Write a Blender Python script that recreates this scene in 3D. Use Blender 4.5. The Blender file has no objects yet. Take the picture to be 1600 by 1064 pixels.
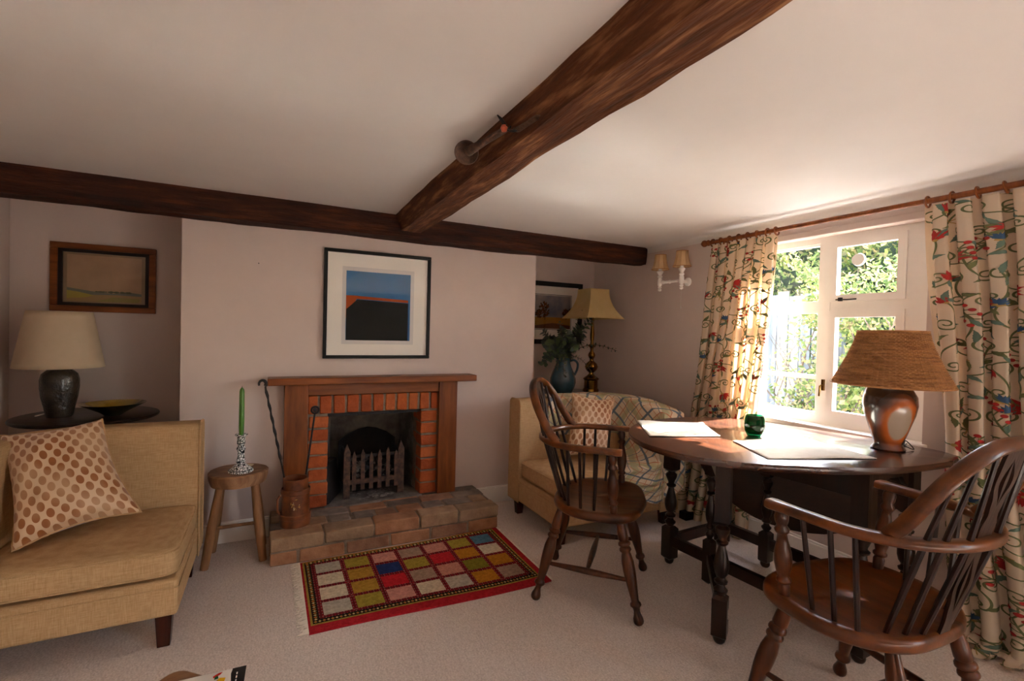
import bpy, math, random
from mathutils import Vector, Matrix, noise
random.seed(7)
PI = math.pi
S = bpy.context.scene
COL = S.collection

# ------------------------------------------------------------------ camera, light, exposure
F, YAW, PITCH, ROLL, EYE = 744.55, math.radians(26.70), math.radians(-0.90), math.radians(1.43), 1.20
fwd = Vector((math.sin(YAW)*math.cos(PITCH), math.cos(YAW)*math.cos(PITCH), math.sin(PITCH)))
rt = Vector((math.cos(YAW), -math.sin(YAW), 0)); up = rt.cross(fwd)
rt2 = rt*math.cos(ROLL)+up*math.sin(ROLL); up2 = -rt*math.sin(ROLL)+up*math.cos(ROLL)
cam = bpy.data.cameras.new('camera'); camo = bpy.data.objects.new('camera', cam); COL.objects.link(camo)
cam.sensor_width = 36; cam.lens = 36*F/1600; cam.clip_start = .02
camo.matrix_world = Matrix(((rt2.x, up2.x, -fwd.x, 0), (rt2.y, up2.y, -fwd.y, 0), (rt2.z, up2.z, -fwd.z, EYE), (0, 0, 0, 1)))
S.camera = camo
S.view_settings.view_transform = 'Standard'; S.view_settings.look = 'None'
S.view_settings.gamma = 1; S.view_settings.use_curve_mapping = False
S.view_settings.exposure = 2.4
S.cycles.max_bounces = 14; S.cycles.diffuse_bounces = 8; S.cycles.transparent_max_bounces = 16
S.cycles.sample_clamp_indirect = 40; S.cycles.blur_glossy = .1

SUN_DIR = Vector((-1, .05, -.80)).normalized()
w = bpy.data.worlds.new('world'); S.world = w; w.use_nodes = True
wn = w.node_tree; bg = wn.nodes['Background']
sky = wn.nodes.new('ShaderNodeTexSky'); sky.sky_type = 'NISHITA'; sky.sun_disc = False
sky.sun_elevation = math.asin(-SUN_DIR.z); sky.sun_rotation = math.radians(90)
sky.air_density = 1.0; sky.dust_density = 2.5; sky.ozone_density = .8
warm = wn.nodes.new('ShaderNodeMix'); warm.data_type = 'RGBA'; warm.blend_type = 'MULTIPLY'
warm.inputs[0].default_value = 1; warm.inputs[7].default_value = (.93, 1.0, 1.09, 1)
wn.links.new(sky.outputs[0], warm.inputs[6]); wn.links.new(warm.outputs[2], bg.inputs[0])
bg.inputs[1].default_value = 1.1
sl = bpy.data.lights.new('sun', 'SUN'); sl.energy = 20; sl.angle = math.radians(.6); sl.color = (1, .98, .955)
so = bpy.data.objects.new('sun', sl); COL.objects.link(so)
so.rotation_euler = SUN_DIR.to_track_quat('-Z', 'Y').to_euler(); so.location = (8, 1, 7)

# room numbers
XL, XR, YF, YA, YB, ZC = -1.30, 2.64, 3.05, 3.60, -3.20, 1.895
BX0, BX1 = -.435, 1.715
WY0, WY1, WZ0, WZ1 = 1.085, 2.02, .74, 1.768

for nm, loc, rot, sx, sy in (('window_portal', (XR+.16, (WY0+WY1)/2, (WZ0+WZ1)/2), (0, PI/2, 0), WZ1-WZ0, WY1-WY0),
                             ('added_door_portal', (XR+.16, -1.9, .92), (0, PI/2, 0), 1.72, 1.1),  # portal for the added, unseen door behind the camera
                             ):
    al = bpy.data.lights.new(nm, 'AREA'); al.shape = 'RECTANGLE'; al.size = sx; al.size_y = sy
    al.cycles.is_portal = True
    ao = bpy.data.objects.new(nm, al); COL.objects.link(ao); ao.location = loc; ao.rotation_euler = rot

# ------------------------------------------------------------------ materials
def lin(c):
    if isinstance(c, str):
        c = [int(c[i:i+2], 16)/255 for i in (0, 2, 4)]
    return tuple(((x/12.92) if x <= .04045 else ((x+.055)/1.055)**2.4) for x in c)+(1,)
def base(name):
    m = bpy.data.materials.new(name); m.use_nodes = True
    nt = m.node_tree; return m, nt, nt.nodes['Principled BSDF']
def mat(name, c1, c2=None, rough=.6, scale=8, stretch=(1, 1, 1), bump=0., bscale=None, detail=4, metal=0., coat=0., lo=.35, hi=.65, bstretch=None, sheen=0., spec=None, c3=None):
    m, nt, b = base(name); N = nt.nodes; L = nt.links
    b.inputs['Roughness'].default_value = rough; b.inputs['Metallic'].default_value = metal
    b.inputs['Coat Weight'].default_value = coat; b.inputs['Coat Roughness'].default_value = .12
    if sheen: b.inputs['Sheen Weight'].default_value = sheen
    if spec is not None: b.inputs['Specular IOR Level'].default_value = spec
    tc = N.new('ShaderNodeTexCoord')
    def tex(sc, st, det):
        mp = N.new('ShaderNodeMapping'); mp.inputs['Scale'].default_value = st
        L.new(tc.outputs['Object'], mp.inputs[0])
        n = N.new('ShaderNodeTexNoise'); n.inputs['Scale'].default_value = sc; n.inputs['Detail'].default_value = det
        n.inputs['Roughness'].default_value = .6
        L.new(mp.outputs[0], n.inputs[0]); return n
    if c2:
        n = tex(scale, stretch, detail); r = N.new('ShaderNodeValToRGB')
        r.color_ramp.elements[0].position = lo; r.color_ramp.elements[1].position = hi
        r.color_ramp.elements[0].color = lin(c1); r.color_ramp.elements[1].color = lin(c2)
        if c3:
            e = r.color_ramp.elements.new((lo+hi)/2); e.color = lin(c3)
        L.new(n.outputs[0], r.inputs[0]); L.new(r.outputs[0], b.inputs[0])
    else:
        b.inputs[0].default_value = lin(c1)
    if bump:
        n2 = tex(bscale or scale, bstretch or stretch, 3); bp = N.new('ShaderNodeBump')
        bp.inputs['Strength'].default_value = bump; bp.inputs['Distance'].default_value = .01
        L.new(n2.outputs[0], bp.inputs['Height']); L.new(bp.outputs[0], b.inputs['Normal'])
    return m
def wood(name, c1, c2, axis=2, rough=.35, coat=.25, scale=9, bump=.15, lo=.3, hi=.7, k=12):
    coat *= .35
    st = [k/2.]*3; st[axis] = .7
    return mat(name, c1, c2, rough=rough, spec=.28, scale=scale*.5, stretch=st, bump=bump, coat=coat, lo=lo, hi=hi, detail=6)
def glassy(name, tint=(1, 1, 1), rough=.0, strength=1.0):
    m = bpy.data.materials.new(name); m.use_nodes = True; nt = m.node_tree; nt.nodes.clear()
    o = nt.nodes.new('ShaderNodeOutputMaterial'); mx = nt.nodes.new('ShaderNodeMixShader')
    fr = nt.nodes.new('ShaderNodeFresnel'); fr.inputs[0].default_value = 1.45
    t = nt.nodes.new('ShaderNodeBsdfTransparent'); t.inputs[0].default_value = (*tint, 1)
    g = nt.nodes.new('ShaderNodeBsdfGlossy'); g.inputs['Roughness'].default_value = rough
    ge = nt.nodes.new('ShaderNodeNewGeometry'); inv = nt.nodes.new('ShaderNodeMath'); inv.operation = 'SUBTRACT'; inv.inputs[0].default_value = 1
    nt.links.new(ge.outputs['Backfacing'], inv.inputs[1]); ml = nt.nodes.new('ShaderNodeMath'); ml.operation = 'MULTIPLY'
    nt.links.new(fr.outputs[0], ml.inputs[0]); nt.links.new(inv.outputs[0], ml.inputs[1])
    nt.links.new(ml.outputs[0], mx.inputs[0]); nt.links.new(t.outputs[0], mx.inputs[1]); nt.links.new(g.outputs[0], mx.inputs[2])
    nt.links.new(mx.outputs[0], o.inputs[0]); return m
def translucent(name, c1, c2=None, fac=.45, tc=None, weave=0., scale=10):
    m = mat(name, c1, c2, rough=.9, scale=scale, bump=weave, bscale=600 if weave else None, spec=.1)
    nt = m.node_tree; b = nt.nodes['Principled BSDF']; o = [n for n in nt.nodes if n.type == 'OUTPUT_MATERIAL'][0]
    mx = nt.nodes.new('ShaderNodeMixShader'); t = nt.nodes.new('ShaderNodeBsdfTranslucent')
    t.inputs[0].default_value = lin(tc or c1); mx.inputs[0].default_value = fac
    nt.links.new(b.outputs[0], mx.inputs[1]); nt.links.new(t.outputs[0], mx.inputs[2]); nt.links.new(mx.outputs[0], o.inputs[0])
    return m
M = {}
M['wall'] = mat('wall_paint', 'c8b6ac', 'cdbbb1', rough=.85, scale=3, bump=.12, bscale=9)
M['ceil'] = mat('ceiling_paint', 'd4cdc7', 'd9d2cc', rough=.6, scale=2, bump=.12, bscale=3, spec=.3)
M['white'] = mat('white_gloss', 'e9e4dc', 'efeae3', rough=.3, scale=6, bump=.03)
M['black'] = mat('black_lacquer', '0f0e0d', '161514', rough=.5, scale=20, spec=.25)
M['iron'] = mat('cast_iron', '120f0e', '241d1a', rough=.7, scale=60, bump=.4)
M['rusty'] = mat('rusty_iron', '35231a', '634532', rough=.75, scale=40, bump=.4)
M['beam'] = mat('beam_oak', '1f0f08', '5a2e15', rough=.8, spec=.25, scale=5, stretch=(.8, 7, 7), bump=.9, bscale=9, detail=8, lo=.32, hi=.72, c3='38190b')
M['beamy'] = mat('beam_oak_cross', '3a1f11', '9c6e48', rough=.8, spec=.25, scale=5, stretch=(7, .8, 7), bump=1., bscale=9, detail=8, lo=.3, hi=.74, c3='5c331a')
M['pine'] = wood('stained_pine', '5c2c0e', '8c4c1c', 2, rough=.42, coat=.2)
M['pinex'] = wood('stained_pine_cross', '5c2c0e', '8c4c1c', 0, rough=.42, coat=.2)
M['brickr'] = [mat('red_brick_%d' % i, a, b_, rough=.9, scale=14, bump=.6, bscale=40) for i, (a, b_) in enumerate((('9c481c', 'b45a24'), ('8c3c16', 'a64e1f'), ('a25226', 'b8602c')))]
M['brickb'] = [mat('hearth_brick_%d' % i, a, b_, rough=.75, scale=10, bump=.5, bscale=30) for i, (a, b_) in enumerate((('8a6a4e', 'ab8c6c'), ('7b5640', '9c7458'), ('6f6156', '8f7f70'), ('90603f', 'ad7d5a'), ('826850', 'a08468'), ('62544a', '827064')))]
M['mortar'] = mat('mortar', '6f5f50', '8d7c6a', rough=.95, scale=20, bump=.5, bscale=80)
M['cement'] = mat('sooty_render', '403a35', '857b70', rough=.95, scale=5, bump=.4, bscale=30)
M['soot'] = mat('soot', '0d0b0a', '1c1816', rough=.95, scale=10, bump=.3)
M['ash'] = mat('ash', '5a544e', 'a29a90', rough=.95, scale=60, bump=.7)
M['coal'] = mat('coal', '151312', '3b3633', rough=.7, scale=30, bump=.5)
M['gold'] = mat('brass', '6e4d1e', '94702f', rough=.24, scale=15, metal=1.)
M['darkw'] = wood('dark_oak', '150a06', '301a0c', 2, rough=.28, coat=.4)
M['tablew'] = wood('table_oak', '29120600'[:6], '542a12', 1, rough=.27, coat=1.2, k=9, bump=.02)
M['tablew'].node_tree.nodes['Principled BSDF'].inputs['Coat Roughness'].default_value = .10; M['tablew'].node_tree.nodes['Principled BSDF'].inputs['Specular IOR Level'].default_value = .75
M['leafw'] = wood('leaf_oak', '1d0e07', '38200f', 1, rough=.35, coat=.2, k=9)
M['elm'] = wood('chair_elm', '241004', '6e3810', 1, rough=.3, coat=.4, k=7)
M['yew'] = wood('chair_yew', '281306', '7a4218', 0, rough=.3, coat=.45, k=5)
M['chairdark'] = wood('chair_dark', '130804', '2c150a', 2, rough=.3, coat=.4)
M['chaired'] = wood('chair_red', '220f06', '5e3013', 2, rough=.3, coat=.4)
M['mahog'] = wood('mahogany', '260e08', '4b1e12', 2, rough=.25, coat=.4)
M['stool'] = wood('stool_wood', '6a452a', '9b6f48', 2, rough=.6, coat=0, bump=.3)
M['stooltop'] = mat('stool_top', '6b472e', '9a7351', rough=.6, scale=4, stretch=(3, 12, 1), bump=.4, c3='7d5638')
M['candle'] = mat('green_wax', '3a6a14', '487c1c', rough=.35, scale=5)
M['leather'] = mat('bucket_leather', '552a13', '854923', rough=.42, scale=12, bump=.25, coat=.2)
M['linen'] = mat('placemat_linen', 'd9d3c6', 'e2ddd2', rough=.9, scale=30, bump=.1)
M['rattan'] = mat('rattan', '86572f', 'b9834c', rough=.7, scale=14, stretch=(1, 1, 9), bump=.2, bscale=200)
M['rattand'] = translucent('rattan_sheet', '6a4022', '94612f', .12, 'a06a38')
M['shade'] = translucent('shade_satin', 'cdb89c', 'd6c2a8', .35, 'e0c49a')
M['shadeb'] = translucent('shade_cream', 'd0b67e', 'd8c08c', .35, 'e5c88c')
M['shades'] = translucent('shade_pleated', 'd8b88a', 'e0c49a', .35, 'e8c790')
M['shadet'] = mat('shade_trim', 'b9824a', rough=.7)
M['greeng'] = glassy('green_glass', (.06, .34, .22), .03)
M['pane'] = glassy('window_glass', (.96, .97, .96), .0)
M['picglass'] = glassy('picture_glass', (1, 1, 1), .0)
M['bluegl'] = mat('jug_glaze', '1d3440', '2f5060', rough=.14, scale=8, coat=.6)
M['leaf'] = [mat('eucalyptus_%d' % i, a, b_, rough=.65, scale=20) for i, (a, b_) in enumerate((('39473a', '4d5c48'), ('4a5c3c', '5f7048'), ('2f3a33', '45524a')))]
M['stem'] = mat('twig', '4b3a28', '66503a', rough=.7, scale=20)
M['lampblk'] = mat('lamp_black', '15110e', '43372c', rough=.3, scale=16, bump=.9, bscale=30, coat=.3)
M['bowlout'] = mat('bowl_outside', '1e1a14', '38301f', rough=.25, scale=12, coat=.4)
M['bowlin'] = mat('bowl_inside', '7d6418', '9c8026', rough=.25, scale=9, coat=.5)
M['cord'] = mat('cord', 'd8d2c8', rough=.5)
M['red'] = mat('red_knob', 'b5502e', rough=.4)

def fabric(name, c1, c2, k=400):
    m, nt, b = base(name); N, L = nt.nodes, nt.links
    b.inputs['Roughness'].default_value = .9; b.inputs['Specular IOR Level'].default_value = .15
    tc = N.new('ShaderNodeTexCoord'); add = N.new('ShaderNodeMath'); add.operation = 'ADD'
    for i, st in enumerate(((k, k, k*.06), (k*.06, k*.06, k))):
        mp = N.new('ShaderNodeMapping'); mp.inputs['Scale'].default_value = st
        n = N.new('ShaderNodeTexNoise'); n.inputs['Scale'].default_value = 1; n.inputs['Detail'].default_value = 2
        L.new(tc.outputs['Object'], mp.inputs[0]); L.new(mp.outputs[0], n.inputs[0]); L.new(n.outputs[0], add.inputs[i])
    r = N.new('ShaderNodeValToRGB'); r.color_ramp.elements[0].position = .38; r.color_ramp.elements[1].position = .62
    hv = N.new('ShaderNodeMath'); hv.operation = 'MULTIPLY'; hv.inputs[1].default_value = .5
    L.new(add.outputs[0], hv.inputs[0]); L.new(hv.outputs[0], r.inputs[0])
    r.color_ramp.elements[0].color = lin(c1); r.color_ramp.elements[1].color = lin(c2)
    L.new(r.outputs[0], b.inputs[0])
    bp = N.new('ShaderNodeBump'); bp.inputs['Strength'].default_value = .3; bp.inputs['Distance'].default_value = .003
    L.new(hv.outputs[0], bp.inputs['Height']); L.new(bp.outputs[0], b.inputs['Normal'])
    return m
M['sofa'] = fabric('sofa_linen', 'ab885e', 'c3a278')

def carpet_mat():
    m, nt, b = base('loop_carpet'); N, L = nt.nodes, nt.links
    b.inputs['Roughness'].default_value = .95; b.inputs['Specular IOR Level'].default_value = .1
    tc = N.new('ShaderNodeTexCoord'); mp = N.new('ShaderNodeMapping'); mp.inputs['Rotation'].default_value = (0, 0, .7)
    mp.inputs['Scale'].default_value = (150, 60, 1)
    L.new(tc.outputs['Object'], mp.inputs[0])
    v = N.new('ShaderNodeTexVoronoi'); v.inputs['Scale'].default_value = 1; L.new(mp.outputs[0], v.inputs[0])
    n = N.new('ShaderNodeTexNoise'); n.inputs['Scale'].default_value = 160; n.inputs['Detail'].default_value = 6; L.new(tc.outputs['Object'], n.inputs[0])
    a = N.new('ShaderNodeMath'); a.operation = 'MULTIPLY_ADD'; a.inputs[1].default_value = -.22; L.new(v.outputs[0], a.inputs[0]); L.new(n.outputs[0], a.inputs[2])
    r = N.new('ShaderNodeValToRGB'); r.color_ramp.elements[0].position = .2; r.color_ramp.elements[1].position = .6
    r.color_ramp.elements[0].color = lin('c2b4aa'); r.color_ramp.elements[1].color = lin('e2d6cd')
    L.new(a.outputs[0], r.inputs[0]); L.new(r.outputs[0], b.inputs[0])
    bp = N.new('ShaderNodeBump'); bp.inputs['Strength'].default_value = .6; bp.inputs['Distance'].default_value = .004
    L.new(a.outputs[0], bp.inputs['Height']); L.new(bp.outputs[0], b.inputs['Normal'])
    return m
M['carpet'] = carpet_mat()

def dots_mat():
    m, nt, b = base('velvet_dots'); N, L = nt.nodes, nt.links
    b.inputs['Roughness'].default_value = .55; b.inputs['Sheen Weight'].default_value = .3
    uv = N.new('ShaderNodeUVMap'); sc = N.new('ShaderNodeVectorMath'); sc.operation = 'MULTIPLY'; sc.inputs[1].default_value = (8.5, 7, 0)
    L.new(uv.outputs[0], sc.inputs[0]); ds = []
    for off in (0, .5):
        ad = N.new('ShaderNodeVectorMath'); ad.operation = 'ADD'; ad.inputs[1].default_value = (off, off, 0); L.new(sc.outputs[0], ad.inputs[0])
        fr = N.new('ShaderNodeVectorMath'); fr.operation = 'FRACTION'; L.new(ad.outputs[0], fr.inputs[0])
        sb = N.new('ShaderNodeVectorMath'); sb.operation = 'SUBTRACT'; sb.inputs[1].default_value = (.5, .5, 0); L.new(fr.outputs[0], sb.inputs[0])
        ms = N.new('ShaderNodeVectorMath'); ms.operation = 'MULTIPLY'; ms.inputs[1].default_value = (1, 1.0, 1); L.new(sb.outputs[0], ms.inputs[0])
        ln = N.new('ShaderNodeVectorMath'); ln.operation = 'LENGTH'; L.new(ms.outputs[0], ln.inputs[0]); ds.append(ln)
    mn = N.new('ShaderNodeMath'); mn.operation = 'MINIMUM'; L.new(ds[0].outputs[1], mn.inputs[0]); L.new(ds[1].outputs[1], mn.inputs[1])
    lt = N.new('ShaderNodeMath'); lt.operation = 'LESS_THAN'; lt.inputs[1].default_value = .275; L.new(mn.outputs[0], lt.inputs[0])
    # velvet sheen put into the colour: noise turns some spots paler
    sp = N.new('ShaderNodeSeparateXYZ'); L.new(uv.outputs[0], sp.inputs[0])
    n = N.new('ShaderNodeTexNoise'); n.inputs['Scale'].default_value = 2.2; L.new(uv.outputs[0], n.inputs[0])
    r = N.new('ShaderNodeValToRGB'); r.color_ramp.elements[0].position = .4; r.color_ramp.elements[1].position = .6
    r.color_ramp.elements[0].color = lin('94551f'); r.color_ramp.elements[1].color = lin('b58a63'); L.new(n.outputs[0], r.inputs[0])
    mx = N.new('ShaderNodeMix'); mx.data_type = 'RGBA'; mx.inputs[6].default_value = lin('d2b290')
    L.new(lt.outputs[0], mx.inputs[0]); L.new(r.outputs[0], mx.inputs[7]); L.new(mx.outputs[2], b.inputs[0])
    return m
M['dots'] = dots_mat()
def plaid_mat():
    m, nt, b = base('plaid_wool'); N, L = nt.nodes, nt.links
    b.inputs['Roughness'].default_value = .95; b.inputs['Specular IOR Level'].default_value = .1
    uv = N.new('ShaderNodeUVMap'); sp = N.new('ShaderNodeSeparateXYZ'); L.new(uv.outputs[0], sp.inputs[0]); rr = []
    stops = ((0, 'd0bea2'), (.14, '626d78'), (.21, 'd0bea2'), (.40, 'ad684c'), (.425, 'c0ac86'), (.50, 'a8a17c'), (.66, 'd0bea2'), (.72, '6a727a'), (.745, 'd0bea2'), (.9, 'b06c50'), (.92, 'cdb99c'))
    for i in (0, 1):
        ml = N.new('ShaderNodeMath'); ml.operation = 'MULTIPLY'; ml.inputs[1].default_value = 4.4 if i else 4.4; L.new(sp.outputs[i], ml.inputs[0])
        fr = N.new('ShaderNodeMath'); fr.operation = 'FRACT'; L.new(ml.outputs[0], fr.inputs[0])
        r = N.new('ShaderNodeValToRGB'); r.color_ramp.interpolation = 'CONSTANT'
        while len(r.color_ramp.elements) < len(stops): r.color_ramp.elements.new(.5)
        for e, (p, c) in zip(r.color_ramp.elements, stops): e.position = p; e.color = lin(c)
        for e, (p, c) in zip(r.color_ramp.elements, stops): e.position = p; e.color = lin(c)
        L.new(fr.outputs[0], r.inputs[0]); rr.append(r)
    mx = N.new('ShaderNodeMix'); mx.data_type = 'RGBA'; mx.blend_type = 'DARKEN'; mx.inputs[0].default_value = 1.
    L.new(rr[0].outputs[0], mx.inputs[6]); L.new(rr[1].outputs[0], mx.inputs[7])
    g = N.new('ShaderNodeGamma'); g.inputs[1].default_value = .9; L.new(mx.outputs[2], g.inputs[0]); L.new(g.outputs[0], b.inputs[0])
    return m
M['plaid'] = plaid_mat()
def flat(name, c, rough=.8, **k): return mat(name, c, rough=rough, spec=k.pop('spec', .15), **k)

# ------------------------------------------------------------------ geometry helpers
class G:
    def __init__(s): s.v = []; s.f = []; s.mi = []; s.uv = []
    def add(s, vs, fs, mi=0, uvs=None):
        o = len(s.v); s.v += [Vector(p) for p in vs]; s.f += [[i+o for i in f] for f in fs]; s.mi += [mi]*len(fs)
        s.uv += list(uvs) if uvs else [(0, 0)]*len(vs); return s
    def box(s, x0, x1, y0, y1, z0, z1, mi=0, mt=None):
        p = [Vector((x, y, z)) for z in (z0, z1) for y in (y0, y1) for x in (x0, x1)]
        if mt is not None: p = [mt @ q for q in p]
        return s.add(p, [(0, 2, 3, 1), (4, 5, 7, 6), (0, 1, 5, 4), (2, 6, 7, 3), (0, 4, 6, 2), (1, 3, 7, 5)], mi)
    def lathe(s, prof, c=(0, 0, 0), n=24, mi=0, mt=None, capb=True, capt=True):
        vs = []; fs = []
        for r, z in prof:
            for k in range(n):
                a = 2*PI*k/n; p = Vector((r*math.cos(a), r*math.sin(a), z))
                if mt is not None: p = mt @ p
                vs.append(p+Vector(c))
        for i in range(len(prof)-1):
            for k in range(n):
                k2 = (k+1) % n; fs.append((i*n+k, i*n+k2, (i+1)*n+k2, (i+1)*n+k))
        if capb: fs.append(tuple(reversed(range(n))))
        if capt: fs.append(tuple(range((len(prof)-1)*n, len(prof)*n)))
        return s.add(vs, fs, mi)
    def tube(s, pts, r, n=8, mi=0, sq=None, caps=True, closed=False):
        pts = [Vector(p) for p in pts]; m = len(pts); rs = r if isinstance(r, (list, tuple)) else [r]*m
        vs = []; fs = []; ref = None
        for i, p in enumerate(pts):
            if closed: t = pts[(i+1) % m]-pts[i-1]
            else: t = pts[min(i+1, m-1)]-pts[max(i-1, 0)]
            t.normalize()
            if ref is None:
                ref = Vector((0, 0, 1)) if abs(t.z) < .9 else Vector((1, 0, 0))
            a = ref-t*ref.dot(t)
            if a.length < 1e-5: a = t.orthogonal()
            a.normalize(); b = t.cross(a); ref = a
            for k in range(n):
                q = 2*PI*(k+.5)/n
                cx, cy = math.cos(q), math.sin(q)
                if sq: cx *= sq[0]; cy *= sq[1]
                vs.append(p+a*cx*rs[i]+b*cy*rs[i])
        rng = m if closed else m-1
        for i in range(rng):
            j = (i+1) % m
            for k in range(n):
                k2 = (k+1) % n; fs.append((i*n+k, i*n+k2, j*n+k2, j*n+k))
        if caps and not closed:
            fs.append(tuple(reversed(range(n)))); fs.append(tuple(range((m-1)*n, m*n)))
        return s.add(vs, fs, mi)
    def grid(s, fn, nu, nv, mi=0, closeu=False, uvf=None):
        vs = []; uvs = []
        for j in range(nv+1):
            for i in range(nu+(0 if closeu else 1)):
                u, v = i/nu, j/nv; vs.append(fn(u, v)); uvs.append(uvf(u, v) if uvf else (u, v))
        w_ = nu if closeu else nu+1; fs = []
        for j in range(nv):
            for i in range(nu):
                i2 = (i+1) % w_; fs.append((j*w_+i, j*w_+i2, (j+1)*w_+i2, (j+1)*w_+i))
        return s.add(vs, fs, mi, uvs)
    def prism(s, out, z0, z1, mi=0, mt=None):
        n = len(out); vs = [Vector((x, y, z0)) for x, y in out]+[Vector((x, y, z1)) for x, y in out]
        if mt is not None: vs = [mt @ p for p in vs]
        fs = [tuple(reversed(range(n))), tuple(range(n, 2*n))]+[(i, (i+1) % n, n+(i+1) % n, n+i) for i in range(n)]
        return s.add(vs, fs, mi)
    def disp(s, amp, sc, seed=0):
        for p in s.v:
            q = p*sc+Vector((seed, seed*2, 0)); p += noise.noise_vector(q)*amp
        return s
WM = {}
def place(o, parent, mw):
    o.parent = parent; WM[o.name] = mw
def link(o, parent=None):
    COL.objects.link(o)
    if parent is not None: o.parent = parent
def build(name, g, mats, parent=None, world=False, smooth=True, ang=38, bevel=0, bseg=2, sub=0, label=None, cat=None, group=None, kind=None, solid=0, seg=None):
    vs = g.v
    if world and parent is not None:
        p = parent; inv = None
        while p is not None:
            if p.name in WM: inv = WM[p.name].inverted(); break
            p = p.parent
        if inv is not None: vs = [inv @ v for v in vs]
    me = bpy.data.meshes.new(name); me.from_pydata([tuple(v) for v in vs], [], g.f)
    for m_ in (mats if isinstance(mats, (list, tuple)) else [mats]): me.materials.append(m_)
    me.polygons.foreach_set('material_index', g.mi)
    if any(u != (0, 0) for u in g.uv):
        l = me.uv_layers.new(name='UVMap'); idx = [0]*len(me.loops); me.loops.foreach_get('vertex_index', idx)
        flatuv = []
        for i in idx: flatuv += g.uv[i]
        l.data.foreach_set('uv', flatuv)
    if smooth:
        me.polygons.foreach_set('use_smooth', [True]*len(me.polygons)); me.update(); me.set_sharp_from_angle(angle=math.radians(ang))
    me.update(); me.validate()
    o = bpy.data.objects.new(name, me); link(o, parent)
    if bevel:
        b = o.modifiers.new('bevel', 'BEVEL'); b.width = bevel; b.segments = bseg; b.limit_method = 'ANGLE'; b.angle_limit = math.radians(40)
    if sub:
        b = o.modifiers.new('sub', 'SUBSURF'); b.levels = sub; b.render_levels = sub
    if solid:
        b = o.modifiers.new('solid', 'SOLIDIFY'); b.thickness = solid; b.offset = 0
    tag(o, label, cat, group, kind); return o
def tag(o, label=None, cat=None, group=None, kind=None):
    if label: o['label'] = label
    if cat: o['category'] = cat
    if group: o['group'] = group
    if kind: o['kind'] = kind
    return o
def thing(name, loc, rz, label, cat, group=None):
    o = bpy.data.objects.new(name, None); COL.objects.link(o); o.location = loc; o.rotation_euler = (0, 0, rz); o.empty_display_size = .1
    WM[o.name] = Matrix.Translation(Vector(loc)) @ Matrix.Rotation(rz, 4, 'Z')
    return tag(o, label, cat, group)
def struct(name, g, m, **k): return build(name, g, m, kind='structure', **k)
def crom(pts, k=8, closed=False):
    P = [Vector(p) for p in pts]; n = len(P); out = []
    for i in range(n if closed else n-1):
        a, b, c, d = (P[(i-1) % n] if closed or i else P[0]), P[i], P[(i+1) % n], (P[(i+2) % n] if closed or i+2 < n else P[-1])
        for j in range(k):
            t = j/k; out.append(.5*((2*b)+(c-a)*t+(2*a-5*b+4*c-d)*t*t+(3*b-a-3*c+d)*t**3))
    if not closed: out.append(P[-1])
    return out
def rotm(rx=0, ry=0, rz=0, loc=(0, 0, 0)):
    from mathutils import Euler
    return Matrix.Translation(Vector(loc)) @ Euler((rx, ry, rz)).to_matrix().to_4x4()
rnd = random.uniform

# ------------------------------------------------------------------ room shell
struct('floor', G().box(XL-.1, XR+.1, YB-.1, YA+.1, -.08, 0), M['carpet'])
struct('ceiling', G().box(XL-.1, XR+.1, YB-.1, YA+.1, ZC, ZC+.1), M['ceil'])
struct('wall_left', G().box(XL-.1, XL, YB-.1, YA+.1, 0, ZC), M['wall'])
FX0, FX1, FZ = .192, .975, .80
g = G()
g.box(BX0, FX0, YF, YF+.12, 0, ZC).box(FX1, BX1, YF, YF+.12, 0, ZC).box(FX0, FX1, YF, YF+.12, FZ, ZC).box(FX0, FX1, YF, YF+.12, 0, .13)
g.box(BX0, BX1, YA, YA+.1, 0, ZC)
g.box(BX0, BX0+.05, YF+.12, YA, 0, ZC).box(BX1-.05, BX1, YF+.12, YA, 0, ZC)
struct('wall_fireplace', g, M['wall'])
struct('wall_alcove_left', G().box(XL-.1, BX0, YA, YA+.1, 0, ZC), M['wall'])
struct('wall_alcove_right', G().box(BX1, XR+.1, YA, YA+.1, 0, ZC), M['wall'])
g = G(); T = .24
g.box(XR, XR+T, YB-.1, -2.45, 0, ZC).box(XR, XR+T, -1.35, WY0, 0, ZC).box(XR, XR+T, -2.45, -1.35, 1.78, ZC).box(XR, XR+T, -2.45, -1.35, 0, .05).box(XR, XR+T, WY1, YA+.1, 0, ZC).box(XR, XR+T, WY0, WY1, 0, WZ0).box(XR, XR+T, WY0, WY1, WZ1, ZC)
struct('wall_right', g, M['wall'])
struct('wall_back', G().box(XL-.1, XR+.1, YB-.1, YB, 0, ZC), mat('dark_unseen_wall', '2a2520', '332d27', rough=.9, scale=3))  # unseen wall, coloured dark to keep its reflection in the picture glass low
def skirting(name, boxes):
    g = G()
    for (x0, x1, y0, y1) in boxes:
        g.box(x0, x1, y0, y1, 0, .105)
        sx = .004 if (x1-x0) > (y1-y0) else 0
        g.box(x0+(0 if sx else .004), x1-(0 if sx else .004), y0+(.004 if sx else 0), y1-(.004 if sx else 0), .105, .118)
    struct(name, g, M['white'], bevel=.004)
skirting('baseboard_fireplace', [(BX0-.015, .0, YF-.018, YF), (1.262, BX1+.015, YF-.018, YF), (BX0-.018, BX0, YF, YA-.018), (BX1, BX1+.018, YF, YA-.018)])
skirting('baseboard_alcove_left', [(XL, BX0, YA-.018, YA)])
skirting('baseboard_alcove_right', [(BX1, XR, YA-.018, YA)])
skirting('baseboard_left', [(XL, XL+.018, YB, YA-.018)])
skirting('baseboard_right', [(XR-.02, XR, YB, -2.45), (XR-.02, XR, -1.35, YA-.018)])

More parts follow.
